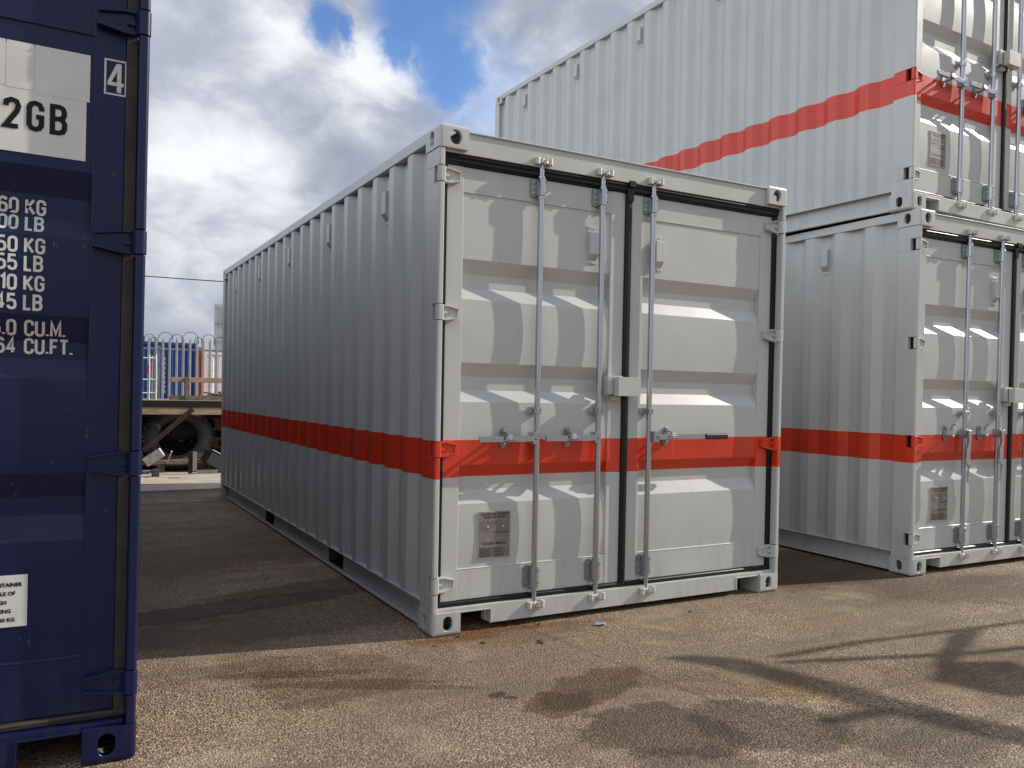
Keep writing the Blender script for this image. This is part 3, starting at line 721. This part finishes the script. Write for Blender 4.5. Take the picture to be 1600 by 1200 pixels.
# ---------------------------------------------------------------- ground
def ground_mat():
    m,nt,b=base_mat('yard_surface',(.25,.2,.15),.85,0,.35)
    tc=nn(nt,'ShaderNodeTexCoord'); v=tc.outputs['Object']
    sp=nn(nt,'ShaderNodeSeparateXYZ'); nt.links.new(v,sp.inputs[0])
    vo=nn(nt,'ShaderNodeTexVoronoi'); vo.inputs['Scale'].default_value=125; vo.inputs['Randomness'].default_value=1; nt.links.new(v,vo.inputs['Vector'])
    sc=nn(nt,'ShaderNodeSeparateColor'); nt.links.new(vo.outputs['Color'],sc.inputs[0])
    pr=nn(nt,'ShaderNodeValToRGB'); nt.links.new(sc.outputs[0],pr.inputs[0]); e=pr.color_ramp.elements
    e[0].position=0; e[0].color=(.17,.118,.080,1); e[1].position=1; e[1].color=(.60,.495,.38,1)
    for p_,c_ in ((.3,(.24,.170,.118)),(.6,(.315,.235,.168)),(.85,(.41,.32,.235))): q=e.new(p_); q.color=(*c_,1)
    gap=smooth(nt,vo.outputs['Distance'],.42,.75)
    c=mixc(nt,mth(nt,'MULTIPLY',gap,.9),pr.outputs[0],(.10,.066,.040))
    # broad tone
    n0=noise(nt,v,.55,6,.6); c=mixc(nt,mth(nt,'MULTIPLY',smooth(nt,n0,.42,.62),.60),c,(.15,.108,.072))
    n1=noise(nt,v,2.3,7,.62,.4); c=mixc(nt,mth(nt,'MULTIPLY',smooth(nt,n1,.52,.72),.40),c,(.44,.36,.25))
    mp=nn(nt,'ShaderNodeMapping'); mp.inputs['Rotation'].default_value=(0,0,R(-25)); mp.inputs['Scale'].default_value=(.5,2.2,1); nt.links.new(v,mp.inputs[0])
    n2=noise(nt,mp.outputs[0],1.6,6,.6,.3); c=mixc(nt,mth(nt,'MULTIPLY',smooth(nt,n2,.50,.64),.55),c,(.12,.088,.062))
    wv=nn(nt,'ShaderNodeTexNoise'); wv.inputs['Scale'].default_value=4; wv.inputs['Detail'].default_value=9; wv.inputs['Roughness'].default_value=.72; nt.links.new(v,wv.inputs['Vector'])
    ds=nn(nt,'ShaderNodeVectorMath',operation='SUBTRACT'); nt.links.new(wv.outputs['Color'],ds.inputs[0]); ds.inputs[1].default_value=(.5,.5,.5)
    def stain(c,x,y,rx,ry,rot,colr,amt,wob=.5,soft=.35):  # multiplies an elliptical tint into the ground colour
        sc_=nn(nt,'ShaderNodeVectorMath',operation='SCALE'); nt.links.new(ds.outputs[0],sc_.inputs[0]); sc_.inputs['Scale'].default_value=wob*min(rx,ry)*3.4
        ad=nn(nt,'ShaderNodeVectorMath',operation='ADD'); nt.links.new(v,ad.inputs[0]); nt.links.new(sc_.outputs[0],ad.inputs[1])
        sb=nn(nt,'ShaderNodeVectorMath',operation='SUBTRACT'); nt.links.new(ad.outputs[0],sb.inputs[0]); sb.inputs[1].default_value=(x,y,0)
        mp=nn(nt,'ShaderNodeVectorRotate',rotation_type='Z_AXIS'); nt.links.new(sb.outputs[0],mp.inputs['Vector']); mp.inputs['Angle'].default_value=R(-rot)
        dv=nn(nt,'ShaderNodeVectorMath',operation='MULTIPLY'); nt.links.new(mp.outputs[0],dv.inputs[0]); dv.inputs[1].default_value=(1/rx,1/ry,0)
        ln_=nn(nt,'ShaderNodeVectorMath',operation='LENGTH'); nt.links.new(dv.outputs[0],ln_.inputs[0])
        mr=nn(nt,'ShaderNodeMapRange',interpolation_type='SMOOTHSTEP'); nt.links.new(ln_.outputs['Value'],mr.inputs[0])
        mr.inputs[1].default_value=1-soft*.6; mr.inputs[2].default_value=1+soft*.6; mr.inputs[3].default_value=amt; mr.inputs[4].default_value=0
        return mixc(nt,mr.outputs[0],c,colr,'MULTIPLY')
    for a in STAINS_TONES: c=stain(c,*a)
    c=mixc(nt,1.0,c,(.99,.965,.94),'MULTIPLY')
    # edge between two pours of the yard surface
    d_=mth(nt,'SUBTRACT',sp.outputs[0],mth(nt,'ADD',mth(nt,'MULTIPLY',mth(nt,'ADD',sp.outputs[1],.238),-.131),.577))
    d_=mth(nt,'ADD',d_,mth(nt,'MULTIPLY',mth(nt,'SUBTRACT',noise(nt,v,9,4,.6),.5),.05))
    c=mixc(nt,mth(nt,'MULTIPLY',smooth(nt,d_,-.03,.03),.8),c,(.93,.97,.90),'MULTIPLY')
    e_=mth(nt,'SUBTRACT',1.0,smooth(nt,mth(nt,'ABSOLUTE',mth(nt,'ADD',d_,.012)),.0,.022)); c=mixc(nt,mth(nt,'MULTIPLY',e_,.45),c,(.5,.42,.34),'MULTIPLY')
    nt.links.new(c,b.inputs['Base Color'])
    nt.links.new(mth(nt,'ADD',mth(nt,'MULTIPLY',n1,.3),.55),b.inputs['Roughness'])
    bp=nn(nt,'ShaderNodeBump'); bp.inputs['Strength'].default_value=1.0; bp.inputs['Distance'].default_value=.006
    h=mth(nt,'ADD',mth(nt,'MULTIPLY',vo.outputs['Distance'],-1.0),mth(nt,'MULTIPLY',noise(nt,v,35,5,.6),.8))
    nt.links.new(h,bp.inputs['Height']); nt.links.new(bp.outputs[0],b.inputs['Normal'])
    return m
WET=(.36,.32,.30); RST=(.72,.48,.30); BRN=(.46,.37,.28)
STAINS_TONES=[ # stains and plain tone patches: x,y,rx,ry,rot,tint,amount,wobble,softness
 (.30,-1.42,.30,.26,-25,WET,.80,.55,.14),(.72,-1.55,.32,.24,-35,WET,.78,.55,.14),(.25,-1.75,.20,.20,0,WET,.55,.7,.25),(1.12,-1.85,.30,.25,-30,WET,.6,.7,.25),
 (.35,-.93,.33,.14,18,BRN,.85,.8,.22),(.12,-1.02,.16,.12,10,BRN,.8,.8,.22),
 (1.10,-1.36,.16,.10,-30,(1.15,1.02,.70),.8,.9,.4),(.45,-2.0,.2,.1,0,(1.15,1.0,.7),.7,.9,.4),
 (-.060,-.825,.050,.034,20,(.34,.30,.28),.95,.8,.15),(-.030,-.878,.020,.030,60,(.34,.30,.28),.95,.7,.15),
 (.40,.02,.42,.07,-8,RST,.95,.8,.5),(.10,-.05,.25,.06,-8,RST,.8,.8,.6),(.85,-.08,.20,.06,-8,(.8,.60,.42),.7,.8,.5),(.35,-.12,.5,.15,-8,(.9,.72,.55),.6,.8,.5),
 (-.58,-.36,.36,.30,-15,(.62,.53,.45),.75,.6,.2),(-.75,-.22,.35,.045,-20,(.58,.48,.40),.75,1.2,.35),(-.55,-.45,.42,.045,-22,(.55,.45,.38),.8,1.2,.35),(-.35,-.60,.28,.03,-24,(.5,.42,.36),.75,1.2,.35),(-.85,-.05,.2,.2,0,(.66,.54,.42),.6,.9,.4),
 (-.28,-.28,.12,.05,-20,(1.35,1.33,1.3),.5,.9,.4),(-.45,-.40,.10,.04,-20,(1.3,1.3,1.3),.5,.9,.4),
 (-.85,1.02,1.0,.15,7,(.36,.31,.30),.9,.6,.16),(-.1,1.35,.8,.14,10,(.42,.36,.34),.8,.7,.25),(-.5,2.6,1.2,.5,10,(.75,.66,.58),.6,.8,.4),(-.55,.62,.9,.34,0,(.55,.50,.50),.8,.5,.3),(-.7,3.0,1.5,1.2,0,(.80,.74,.70),.8,.5,.5),
 (3.2,.45,.95,.55,0,(.40,.35,.31),.92,.5,.4),(3.75,-.50,.9,.38,-10,(.48,.43,.39),.88,.6,.5),(2.7,.1,.5,.2,0,(.68,.58,.48),.7,.8,.4),  # darker tone patches beside and in front of the right-hand stack
 (-.35,1.9,.35,.10,10,(1.6,1.55,1.5),.55,1.0,.4),(-.6,4.6,.5,.15,0,(1.4,1.35,1.3),.5,1.0,.5),(-.6,5.6,.7,.06,0,(.55,.45,.37),.8,.6,.4),(-.7,3.6,.6,.1,0,(1.25,1.15,1.05),.5,1.,.5),
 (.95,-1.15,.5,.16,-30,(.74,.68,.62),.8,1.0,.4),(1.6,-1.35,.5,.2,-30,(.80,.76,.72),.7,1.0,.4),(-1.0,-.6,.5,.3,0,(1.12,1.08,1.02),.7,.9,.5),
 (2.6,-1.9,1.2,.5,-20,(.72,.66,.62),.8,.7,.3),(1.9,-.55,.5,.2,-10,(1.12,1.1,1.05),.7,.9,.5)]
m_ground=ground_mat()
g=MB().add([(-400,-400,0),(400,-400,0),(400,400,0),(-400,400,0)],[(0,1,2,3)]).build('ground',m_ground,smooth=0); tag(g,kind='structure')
m_slab=varied('pale_concrete',(.52,.45,.36),.85,0,.18,3,.5,60,streak=(1,3,1))
mb=MB(); mb.box(-6,6,6.60,7.24,-.02,.028); mb.box(-6,6,7.256,8.9,-.02,.030); mb.cur=1; mb.box(-.35,-.20,7.9,7.97,.0285,.0315); mb.box(-.62,-.56,8.05,8.09,.0285,.0315)
tag(mb.build('concrete_strip',[m_slab,m_hole],bevel=.004),kind='structure')
#BACKGROUND
# ---------------------------------------------------------------- yard behind
m_wood=varied('pale_timber',(.50,.37,.24),.8,0,.2,5,.5,40,streak=(1,6,6))
m_wood_g=varied('weathered_timber',(.27,.20,.14),.85,0,.28,6,.6,40,streak=(2,5,5))
m_wood_d=varied('old_dark_timber',(.10,.075,.055),.9,0,.3,6,.6,40)
m_beam=varied('black_painted_steel',(.008,.008,.009),.6,0,.2,10,.3,40)
m_rusty=varied('rusted_steel',(.060,.042,.036),.7,.2,.3,20,.5,60)
m_tyre=varied('tyre_rubber',(.055,.055,.058),.5,0,.25,12,.4,50,c2=(.10,.097,.09))
m_wpaint=varied('chipped_white_paint',(.80,.79,.77),.5,0,.1,12)
m_poly=varied('dirty_white_board',(.62,.60,.57),.7,0,.15,9,c2=(.40,.38,.35))
m_pale=varied('galvanised_pale',(.36,.38,.40),.45,.5,.15,6,.2,40)
m_paint_grn=varied('grey_green_bin',(.035,.040,.040),.5)
m_mint=varied('pale_mint_paint',(.50,.55,.53),.5,0,.1,4)
m_org=varied('orange_paint',(.55,.17,.07),.55,0,.15,4)
m_fblue=varied('faded_blue_paint',(.012,.045,.21),.45,0,.15,4)
m_leaf=varied('weed_leaf',(.07,.16,.03),.6,0,.2,20)
m_pink=varied('pink_sticker',(.55,.03,.10),.5)
m_bluepipe=varied('blue_pipe',(.09,.16,.27),.4)

# raised steel-edged timber deck with a brace
dk=empty('timber_deck',(0,9.0,0),0,'low timber staging with a black steel edge beam in front of the fence','staging')
MB().box(-3.2,3.2,0,.09,.952,1.045).build('edge_beam',m_beam,dk,bevel=.004)
MB().box(-3.2,3.2,.012,.06,.842,.950).build('timber_beam',m_wood,dk,bevel=.004)
mb=MB()
for k in range(14): mb.box(-3.2,3.2,.095+k*.185,.095+k*.185+.172,1.005,1.035)
mb.build('deck_boards',m_wood_g,dk,bevel=.003)
mb=MB(); a=Vector((-.56,-.02,.325)); b_=Vector((.10,-.02,.925)); d=(b_-a).normalized(); n=Vector((-d.z,0,d.x))*.036
mb.add([a-n,a+n,b_+n,b_-n]+[p+Vector((0,-.012,0)) for p in (a-n,a+n,b_+n,b_-n)],[(0,1,2,3),(7,6,5,4),(0,4,5,1),(1,5,6,2),(2,6,7,3),(3,7,4,0)])
mb.box(-.62,-.56,-.02,.05,.0,.34)
mb.build('brace',m_rusty,dk)
for x in (-3.1,-1.3,1.2,3.0):
    for y in (.1,2.5): MB().box(x,x+.1,y,y+.1,.03,.84).build('leg',m_wood_d,dk)

# low timber frame on the deck
fr=empty('timber_railing',(0,9.75,1.045),0,'pale timber frame of a rail and post standing on the staging','timber frame')
MB().box(-.105,1.5,0,.045,.275,.352).build('rail',m_wood,fr,bevel=.003)
MB().box(.085,.150,-.03,0,.0,.349).build('post',m_wood_g,fr,bevel=.003)
MB().box(-.125,1.6,-.01,.10,.0,.068).build('base_board',m_wood_g,fr,bevel=.003)

# white trolley frame
tr=empty('steel_trolley',(-.45,9.5,1.045),0,'white painted tubular trolley frame with a pink sticker on the staging','trolley')
for x in (0,.095): 
    mb=MB(); mb.tube([(x,0,0),(x+.006,0,.35),(x,0,.68)],.013,8); mb.build('upright',m_wpaint,tr)
mb=MB()
for z in (.10,.30,.62): mb.tube([(-.22,0,z),(.095,0,z+.005)],.012,8)
mb.tube([(-.22,0,0),(-.22,0,.64)],.012,8); mb.tube([(.048,.02,0),(.048,.02,.66)],.010,8)
mb.build('crossbar',m_wpaint,tr)
MB().box(-.035,-.004,-.016,-.013,.38,.53).build('sticker',m_pink,tr)

# big tyre leaning under the deck
def ring(mb,prof,n=64,off=None):
    m=len(prof); V=[];F=[]
    for i in range(n):
        t=2*math.pi*i/n
        for k,(r,y) in enumerate(prof):
            rr=r
            if off: rr=off(i,k,r)
            V.append((rr*math.cos(t),y,rr*math.sin(t)))
    for i in range(n):
        for k in range(m-1):
            j=(i+1)%n; F.append((i*m+k,j*m+k,j*m+k+1,i*m+k+1))
    mb.add(V,F)
ty=empty('lorry_tyre',(-.045,9.42,.475),0,'big worn black lorry tyre lying on its edge under the staging','tyre')
ty.rotation_euler=(R(-14),0,R(-8))
mb=MB(); prof=[(.235,.02),(.232,-.02),(.250,-.075),(.275,-.100),(.30,-.112),(.345,-.128),(.40,-.132),(.45,-.118)]
prof=prof+[(r,-y) for r,y in prof[::-1]][:]
ring(mb,[(.282,.0),(.270,-.05),(.278,-.085),(.288,-.100),(.302,-.104),(.315,-.118),(.35,-.134),(.40,-.134),(.445,-.118)],72)
ring(mb,[(.282,.0),(.270,.05),(.278,.085),(.288,.100),(.315,.116),(.35,.134),(.40,.134),(.445,.118)],72)
mb.build('sidewall',m_tyre,ty,smooth=50)
mb=MB(); ring(mb,[(.445,-.118),(.468,-.105),(.474,-.06),(.476,0),(.474,.06),(.468,.105),(.445,.118)],72)
for i in range(44):
    t=2*math.pi*i/44; T=Matrix.Rotation(-t,4,'Y')
    for y0,y1 in ((-.118,-.05),(-.035,.035),(.05,.118)):
        mb.T=T@Matrix.Translation((0,0,0)); mb.box(.466,.489,y0,y1,-.020,.020)
mb.T=None; mb.build('tread',m_tyre,ty,smooth=40)
t2=copy_tree(ty); t2.location=(.12,9.95,.40); t2.rotation_euler=(R(62),R(10),R(20)); t2['label']='second dark lorry tyre lying tilted behind the upright one'; 

# pallets
def pallet(name,loc,rz,label,mat,mat2,rx=0,group='old wooden pallets'):
    p=empty(name,loc,rz,label,'pallet',group); p.rotation_euler=(rx,0,rz)
    mb=MB()
    for k in range(6): mb.box(-.6,.6,-.5+k*.182,-.5+k*.182+.1,.122,.142)
    mb.build('top_boards',mat,p)
    mb=MB()
    for x in (-.55,0,.55):
        for y in (-.45,0,.45): mb.box(x-.05,x+.05,y-.05,y+.05,.022,.1005)
    for y in (-.5,-.05,.4): mb.box(-.6,.6,y,y+.1,.1005,.1215)
    mb.build('blocks',mat2,p)
    mb=MB()
    for x in (-.6,-.05,.5): mb.box(x,x+.1,-.5,.5,.0,.0215)
    mb.build('bottom_boards',mat2,p)
    return p
p0=pallet('pallet',(-.35,9.22,.031),0,'grey wooden pallet lying on the ground under the upright tyre',m_wood_g,m_wood_d)
LB=['lowest pallet of the stack beside the tyre','second pallet from the bottom of the stack beside the tyre','middle pallet of the stack beside the tyre','second pallet from the top of the stack beside the tyre','topmost pallet of the stack beside the tyre']
for k in range(5):
    q=copy_tree(p0); q.location=(1.02+.04*math.sin(k*2.1),10.15,.031+k*.146); q.rotation_euler=(0,0,R((4,-7,9,-3,6)[k])); q['label']=LB[k]
q=copy_tree(p0); q.location=(-.45,10.95,.5); q.rotation_euler=(R(82),0,R(4)); q['label']='dark pallet standing on edge behind the tyres'
q=copy_tree(p0); q.location=(.85,10.98,.5); q.rotation_euler=(R(80),0,R(-5)); q['label']='pallet standing on edge behind the pallet stack'
tp=MB().box(-3.4,3.4,-.02,.0,.0,.92); o_=tp.build('backing_sheet',m_wood_d); o_.location=(0,11.55,.0); tag(o_,'dark boarding added to darken the space under the staging','backing')  # dark sheet added behind the tyres so the gap stays dark

# small clutter in front
bx=empty('broken_box',(-.42,8.62,.205),R(-8),'crushed white box tilted against the rusty brace','box')
mb=MB(); mb.T=Matrix.Rotation(R(-34),4,'Y'); mb.box(-.13,.13,-.10,.10,0,.13)
mb.build('carton',m_poly,bx,bevel=.006)
mb=MB(); mb.T=Matrix.Translation((.13,-.1,-.02))@Matrix.Rotation(R(20),4,'Y'); mb.box(0,.02,0,.16,0,.17); mb.build('flap',m_poly,bx)
ch=empty('steel_offcut',(0,8.4,.03),R(0),'L-shaped galvanised steel offcut standing on the concrete','steel offcut')
MB().box(-.03,.022,0,.005,0,.315).build('upright_flange',m_rusty,ch); MB().box(.0225,.078,-.03,.03,.045,.312).build('upright_channel',m_pale,ch,bevel=.003)
mb=MB(); mb.box(-.02,.36,-.03,.03,.0,.012); mb.box(.0785,.36,-.03,-.022,.0125,.055); mb.build('base_channel',m_pale,ch,bevel=.002)
bn=empty('plastic_crate',(.36,8.75,.03),R(12),'dark grey plastic crate tipped over beside the pallets','crate'); 
mb=MB(); mb.T=Matrix.Translation((0,0,.10))@Matrix.Rotation(R(30),4,'Y'); mb.box(-.16,.22,-.14,.14,-.05,.15); mb.build('shell',m_paint_grn,bn,bevel=.012)
mb=MB(); mb.T=Matrix.Translation((0,0,.10))@Matrix.Rotation(R(30),4,'Y'); mb.box(-.17,.23,-.15,.15,.1505,.165); mb.build('rim',m_pale,bn,bevel=.004)
pi=empty('blue_pipe',(-.9,8.2,.10),0,'short blue pipe lying on a wooden block at the concrete edge','pipe')
MB().cyl((0,0,0),(.40,0,0),.022,12).build('pipe_length',m_bluepipe,pi)
bk=MB().box(-.52,-.43,8.15,8.25,.030,.125).build('timber_block',m_wood_d,bevel=.004); tag(bk,'small dark timber block holding up the blue pipe','timber block')
pl=MB().box(-1.2,.25,8.75,8.85,.174,.196).build('plank',m_wood_g,bevel=.003); tag(pl,'long grey plank lying on the pallet in front of the tyre','plank')
wd=empty('weed',(.40,8.47,.03),0,'small bright green weed growing by the back corner of the middle container','weed')
rnd=random.Random(3); mb=MB()
for k in range(70):
    a=rnd.uniform(0,6.28); l=rnd.uniform(.03,.10); e=rnd.uniform(.3,1.3); p=Vector((rnd.uniform(-.05,.05),rnd.uniform(-.05,.05),0)); d=Vector((math.cos(a)*math.cos(e),math.sin(a)*math.cos(e),math.sin(e))); s_=d.cross(Vector((0,0,1))).normalized()*.012
    mb.add([p,p+d*l*.5+s_,p+d*l,p+d*l*.5-s_],[(0,1,2,3)])
mb.build('leaves',m_leaf,wd,smooth=0)
# scrap wood heap on the deck
rnd=random.Random(5)
for k in range(9):
    mb=MB(); L_=rnd.uniform(.25,.55); mb.box(-L_/2,L_/2,-.02,.02,0,.018)
    o_=mb.build('wood_scrap',(m_wood_d,m_rusty,m_wood_g)[k%3]); o_.location=(.70+rnd.uniform(-.16,.2),10.9+rnd.uniform(-.2,.2),1.05+.013*k); o_.rotation_euler=(rnd.uniform(-.1,.1),rnd.uniform(-.15,.15),rnd.uniform(0,3))
    tag(o_,'splintered dark scrap of wood in the heap on the staging','wood scrap','scraps of wood heaped on the staging')

# palisade fence
fe=empty('palisade_fence',(0,20,0),0,'galvanised palisade fence of tall pointed pales with razor wire above','fence')
for k in range(26):
    x=-1.9+k*.172+random.uniform(-.006,.006); h=2.56+random.uniform(-.02,.02)
    mb=MB()
    w=.032
    mb.prism([(x-w,.0),(x-w*.45,-.022),(x+w*.45,-.022),(x+w,.0),(x+w*.8,.006),(x+w*.35,-.014),(x-w*.35,-.014),(x-w*.8,.006)],'z',.05,h-.08)
    mb.prism([(x-w,h-.08),(x-w*.25,h-.02),(x-w*.6,h+.015),(x,h-.02+.03),(x+w*.6,h+.015),(x+w*.25,h-.02),(x+w,h-.08)],'y',-.020,-.014)
    mb.build('pale',m_pale,fe)
for z in (.45,2.27): MB().box(-2.2,2.7,.010,.055,z-.025,z+.025).build('rail',m_pale,fe)
for x in (-1.99,.75,2.45): MB().box(x-.05,x+.05,.06,.16,0,2.35).build('post',m_pale,fe)
rz=MB(); rr=random.Random(11)
for c_,r0 in ((.30,.10),(.52,.13),(.62,.06),(.92,.19),(1.20,.15),(1.55,.22),(1.75,.10),(2.02,.18),(2.3,.13),(.1,.15),(-.2,.2),(-.6,.18)):
    pts=[(c_+r0*math.cos(t/14*math.pi*1.15-.25),20.03+.06*math.sin(t),2.50+r0*1.15*math.sin(t/14*math.pi*1.15-.25)) for t in range(17)]
    rz.tube(pts,.008,4)
    for p in pts: rz.box(p[0]-.012,p[0]+.012,p[1]-.002,p[1]+.002,p[2]-.004,p[2]+.004)
tag(rz.build('razor_wire',m_rusty,smooth=0),'coils of thin razor wire looped along the pointed fence tops','razor wire')

# far containers beyond the fence
def far_box(name,x0,x1,y0,y1,z0,z1,mat,label,group=None,doors=False,posts=True):
    e_=empty(name,(x0,y0,z0),0,label,'shipping container',group); W=x1-x0; H=z1-z0; L=y1-y0
    def cor(a,b,fixed,axis,nm):
        mb=MB(); pr=corr_profile(a,b,a+.12,.278,.10,.035,fixed[0],fixed[1]); V=[];F=[]
        for t,o in pr: V+=[(t,o,.12),(t,o,H-.1)] if axis=='x' else [(o,t,.12),(o,t,H-.1)]
        for i in range(len(pr)-1): F.append((2*i,2*i+2,2*i+3,2*i+1))
        mb.add(V,F); mb.build(nm,mat,e_,smooth=0,fix=False)
    cor(.08,W-.08,(.02,.055),'x','front_wall'); cor(.08,L-.08,(.02,.055),'y','side_wall'); cor(.08,L-.08,(W-.02,W-.055),'y','side_wall')
    MB().box(.02,W-.02,.02,L-.02,H-.09,H-.03).build('roof',mat,e_); 
    mb=MB(); mb.box(.1,W-.1,0,.08,H-.1,H-.01); mb.box(.1,W-.1,0,.08,.02,.12); mb.build('front_rail',mat,e_)
    for x in (0,W-.1):
        for y in (0,L-.1): MB().box(x,x+.1,y,y+.1,0,H).build('corner_post',mat,e_)
    return e_
fb=far_box('shipping_container',-3.75,2.308,24,26.44,0,2.66,m_fblue,'blue container lying side-on beyond the palisade fence with white numbers down it')
mb=MB()
def vtext(mb,s,x,z,h,y,step):
    for ch in s:
        font_text(mb,ch,x,z,h,y,'CENTER',.9,bold=.003); z-=step
vtext(mb,'22G1',5.43,2.03,.15,-.004,.155); vtext(mb,'30350340',5.08,2.08,.14,-.004,.146)
mb.build('lettering',m_letw,fb,smooth=0,fix=False)
far_box('shipping_container',2.40,2.67,25,31,0,2.60,m_org,'narrow orange container end between the blue and the white ones')
far_box('shipping_container',2.70,5.14,25.3,31.3,0,2.46,m_wpaint,'plain white container beyond the right end of the palisade fence')
for z,lab in ((0,'pale mint container at the bottom of the far stack, mostly hidden behind the white container'),(2.345,'pale mint container on top of the far stack, showing above the white one')):
    g1=empty('shipping_container',(4.02,31.6,z),R(-9),lab,'shipping container')
    W,H,L=2.438,2.6-.96,6.0; H=2.26
    for x in (0,.38,W-.06):
        MB().box(x,x+.05,0,.06,0,H).build('corner_post',m_mint,g1)
    mb=MB(); mb.box(.05,.38,.02,.05,.0,H-.05); mb.box(.43,W-.06,.02,.05,0,H); mb.box(.02,W,.05,L,.0,H-.02); mb.build('body',m_mint,g1)
    mb=MB()
    for x in (.15,.28): mb.cyl((x,-.01,.05),(x,-.01,H-.1),.012,8)
    for z_ in (.05,.75,1.5): mb.box(0,.42,-.02,-.008,z_,z_+.05)
    mb.build('locking_bar',m_pale,g1); MB().box(0,W,-.012,.06,H,H+.08).build('top_rail',m_mint,g1)
g2=MB(); g2.box(4.36,4.46,31.2,31.3,0,5.05); g2.box(4.46,6.9,31.2,31.28,4.93,5.05); g2.box(4.46,6.8,31.2,31.28,2.5,2.62); g2.box(6.8,6.9,31.2,31.28,0,4.93)
tag(g2.build('storage_rack',m_mint),'tall pale mint steel rack post just beside the raised container','storage rack')
# overhead wire between far poles
pw=MB(); pw.tube([(-14+28*t/20,35,6.02+.0*t+((t-10)/10)**2*.25) for t in range(21)],.022,5); tag(pw.build('overhead_wire',m_beam),'thin dark overhead wire crossing the sky behind the yard','wire')
for x in (-14,14): 
    o_=MB().cyl((0,0,0),(0,0,6.6),.13,12,r1=.09).build('utility_pole',m_wood_d); o_.location=(x,35,0); tag(o_,'dark wooden pole carrying the %s end of the overhead wire'%('left' if x<0 else 'right'),'pole')

# lifting frame standing just outside the right of the picture: it throws the shadow on the yard
lf=empty('lifting_frame',(10.8,-3.2,0),0,'black steel lifting frame of braced arms on a column, right of the picture','lifting frame')
hh_=3.0; sh=hh_/math.tan(SUN_EL); ox,oy=math.sin(SUN_AZ)*sh,math.cos(SUN_AZ)*sh
def arm(nm,pts,w,h=hh_,t=.05):
    mb=MB()
    for (a,b) in zip(pts,pts[1:]):
        a3=Vector((a[0]+ox,a[1]+oy,h))-Vector(lf.location); b3=Vector((b[0]+ox,b[1]+oy,h))-Vector(lf.location)
        d=(b3-a3).normalized(); n=Vector((-d.y,d.x,0))*w/2; up=Vector((0,0,t/2))
        mb.add([a3-n-up,a3+n-up,b3+n-up,b3-n-up,a3-n+up,a3+n+up,b3+n+up,b3-n+up],[(0,3,2,1),(4,5,6,7),(0,1,5,4),(1,2,6,5),(2,3,7,6),(3,0,4,7)])
    mb.build(nm,m_beam,lf)
def plate(nm,out,h,t=.05):
    P=[(a+ox-lf.location.x,b+oy-lf.location.y) for a,b in out]; MB().prism(P,'z',h-t/2,h+t/2).build(nm,m_beam,lf)
arm('tie_rod',[(1.40,-.975),(1.985,-.99),(2.831,-1.10),(5.9,-1.35)],.045)
arm('tie_rod',[(1.46,-1.07),(1.924,-1.217),(2.324,-1.352),(5.9,-2.05)],.05,hh_+.06)
plate('main_arm',[(1.10,-.795),(1.14,-.790),(1.25,-.875),(1.35,-.97),(1.40,-1.10),(1.43,-1.24),(1.53,-1.55),(1.66,-1.94),(2.07,-2.75),(1.98,-2.8),(1.58,-1.97),(1.445,-1.61),(1.355,-1.28),(1.30,-1.10),(1.22,-.94)],hh_+.12,.08)
plate('side_arm',[(1.04,-1.655),(1.09,-1.62),(1.45,-1.63),(1.46,-1.69),(1.32,-1.71),(1.10,-1.685)],hh_+.05)
plate('gusset_plate',[(2.62,-1.165),(2.93,-1.085),(2.97,-1.14),(2.15,-1.48),(2.09,-1.44)],hh_+.1,.02)
plate('counterweight',[(1.75,-1.51),(2.06,-1.40),(2.30,-1.50),(2.20,-1.74),(1.881,-1.80)],hh_-.02,.06)
mb=MB(); mb.box(-.1,.1,-.1,.1,0,3.4); mb.box(-.4,.4,-.4,.4,0,.03); mb.build('column',m_beam,lf,bevel=.01)
mb=MB(); mb.box(-.32,.1,.13,1.0,2.93,3.1); mb.build('arm_head',m_beam,lf)

# litter in the foreground
def litter(name,loc,mat,label,cat,s,seed):
    rn=random.Random(seed); mb=MB(); n=9; V=[(0,0,s*.35)]; 
    for k in range(n):
        t=2*math.pi*k/n; r=s*rn.uniform(.45,1.1); V.append((r*math.cos(t),r*.6*math.sin(t),s*rn.uniform(0.02,.35)))
    F=[(0,1+k,1+(k+1)%n) for k in range(n)]+[tuple(range(n,0,-1))]
    mb.add(V,F); o_=mb.build(name,mat,smooth=0); o_.location=loc; o_.rotation_euler=(0,0,rn.uniform(0,3)); tag(o_,label,cat); return o_
m_bluepl=varied('blue_plastic_scrap',(.10,.28,.40),.4,0,.2,60,c2=(.35,.45,.5)); m_dl=varied('dead_leaf',(.06,.045,.035),.8)
litter('plastic_scrap',(.915,-.165,.002),m_bluepl,'crumpled light blue plastic scrap in front of the middle container sill','plastic scrap',.045,1)
litter('bottle_cap',(.135,-.035,.002),varied('dark_blue_cap',(.015,.05,.11),.4),'dark blue plastic cap beside the corner of the middle container','cap',.018,2)
for (x,y,s_,sd_,lb) in ((.20,-.18,.022,3,'dark dead leaf just ahead of the blue cap'),(.46,-.30,.03,4,'curled dead leaf in front of the rust stain'),(-.03,-.12,.016,5,'small stone beside the container corner in the sun'),(.02,-.42,.012,6,'tiny dark pebble on the dry yard'),(1.55,-.17,.02,7,'thin dark twig scrap below the right end of the sill'),(.24,-1.28,.010,8,'dark speck of gravel on the damp patch'),(.62,-.02,.02,9,'dark leaf against the shadow of the sill')):
    litter('dead_leaf',(x,y,.002),m_dl,lb,'leaf',s_,sd_)
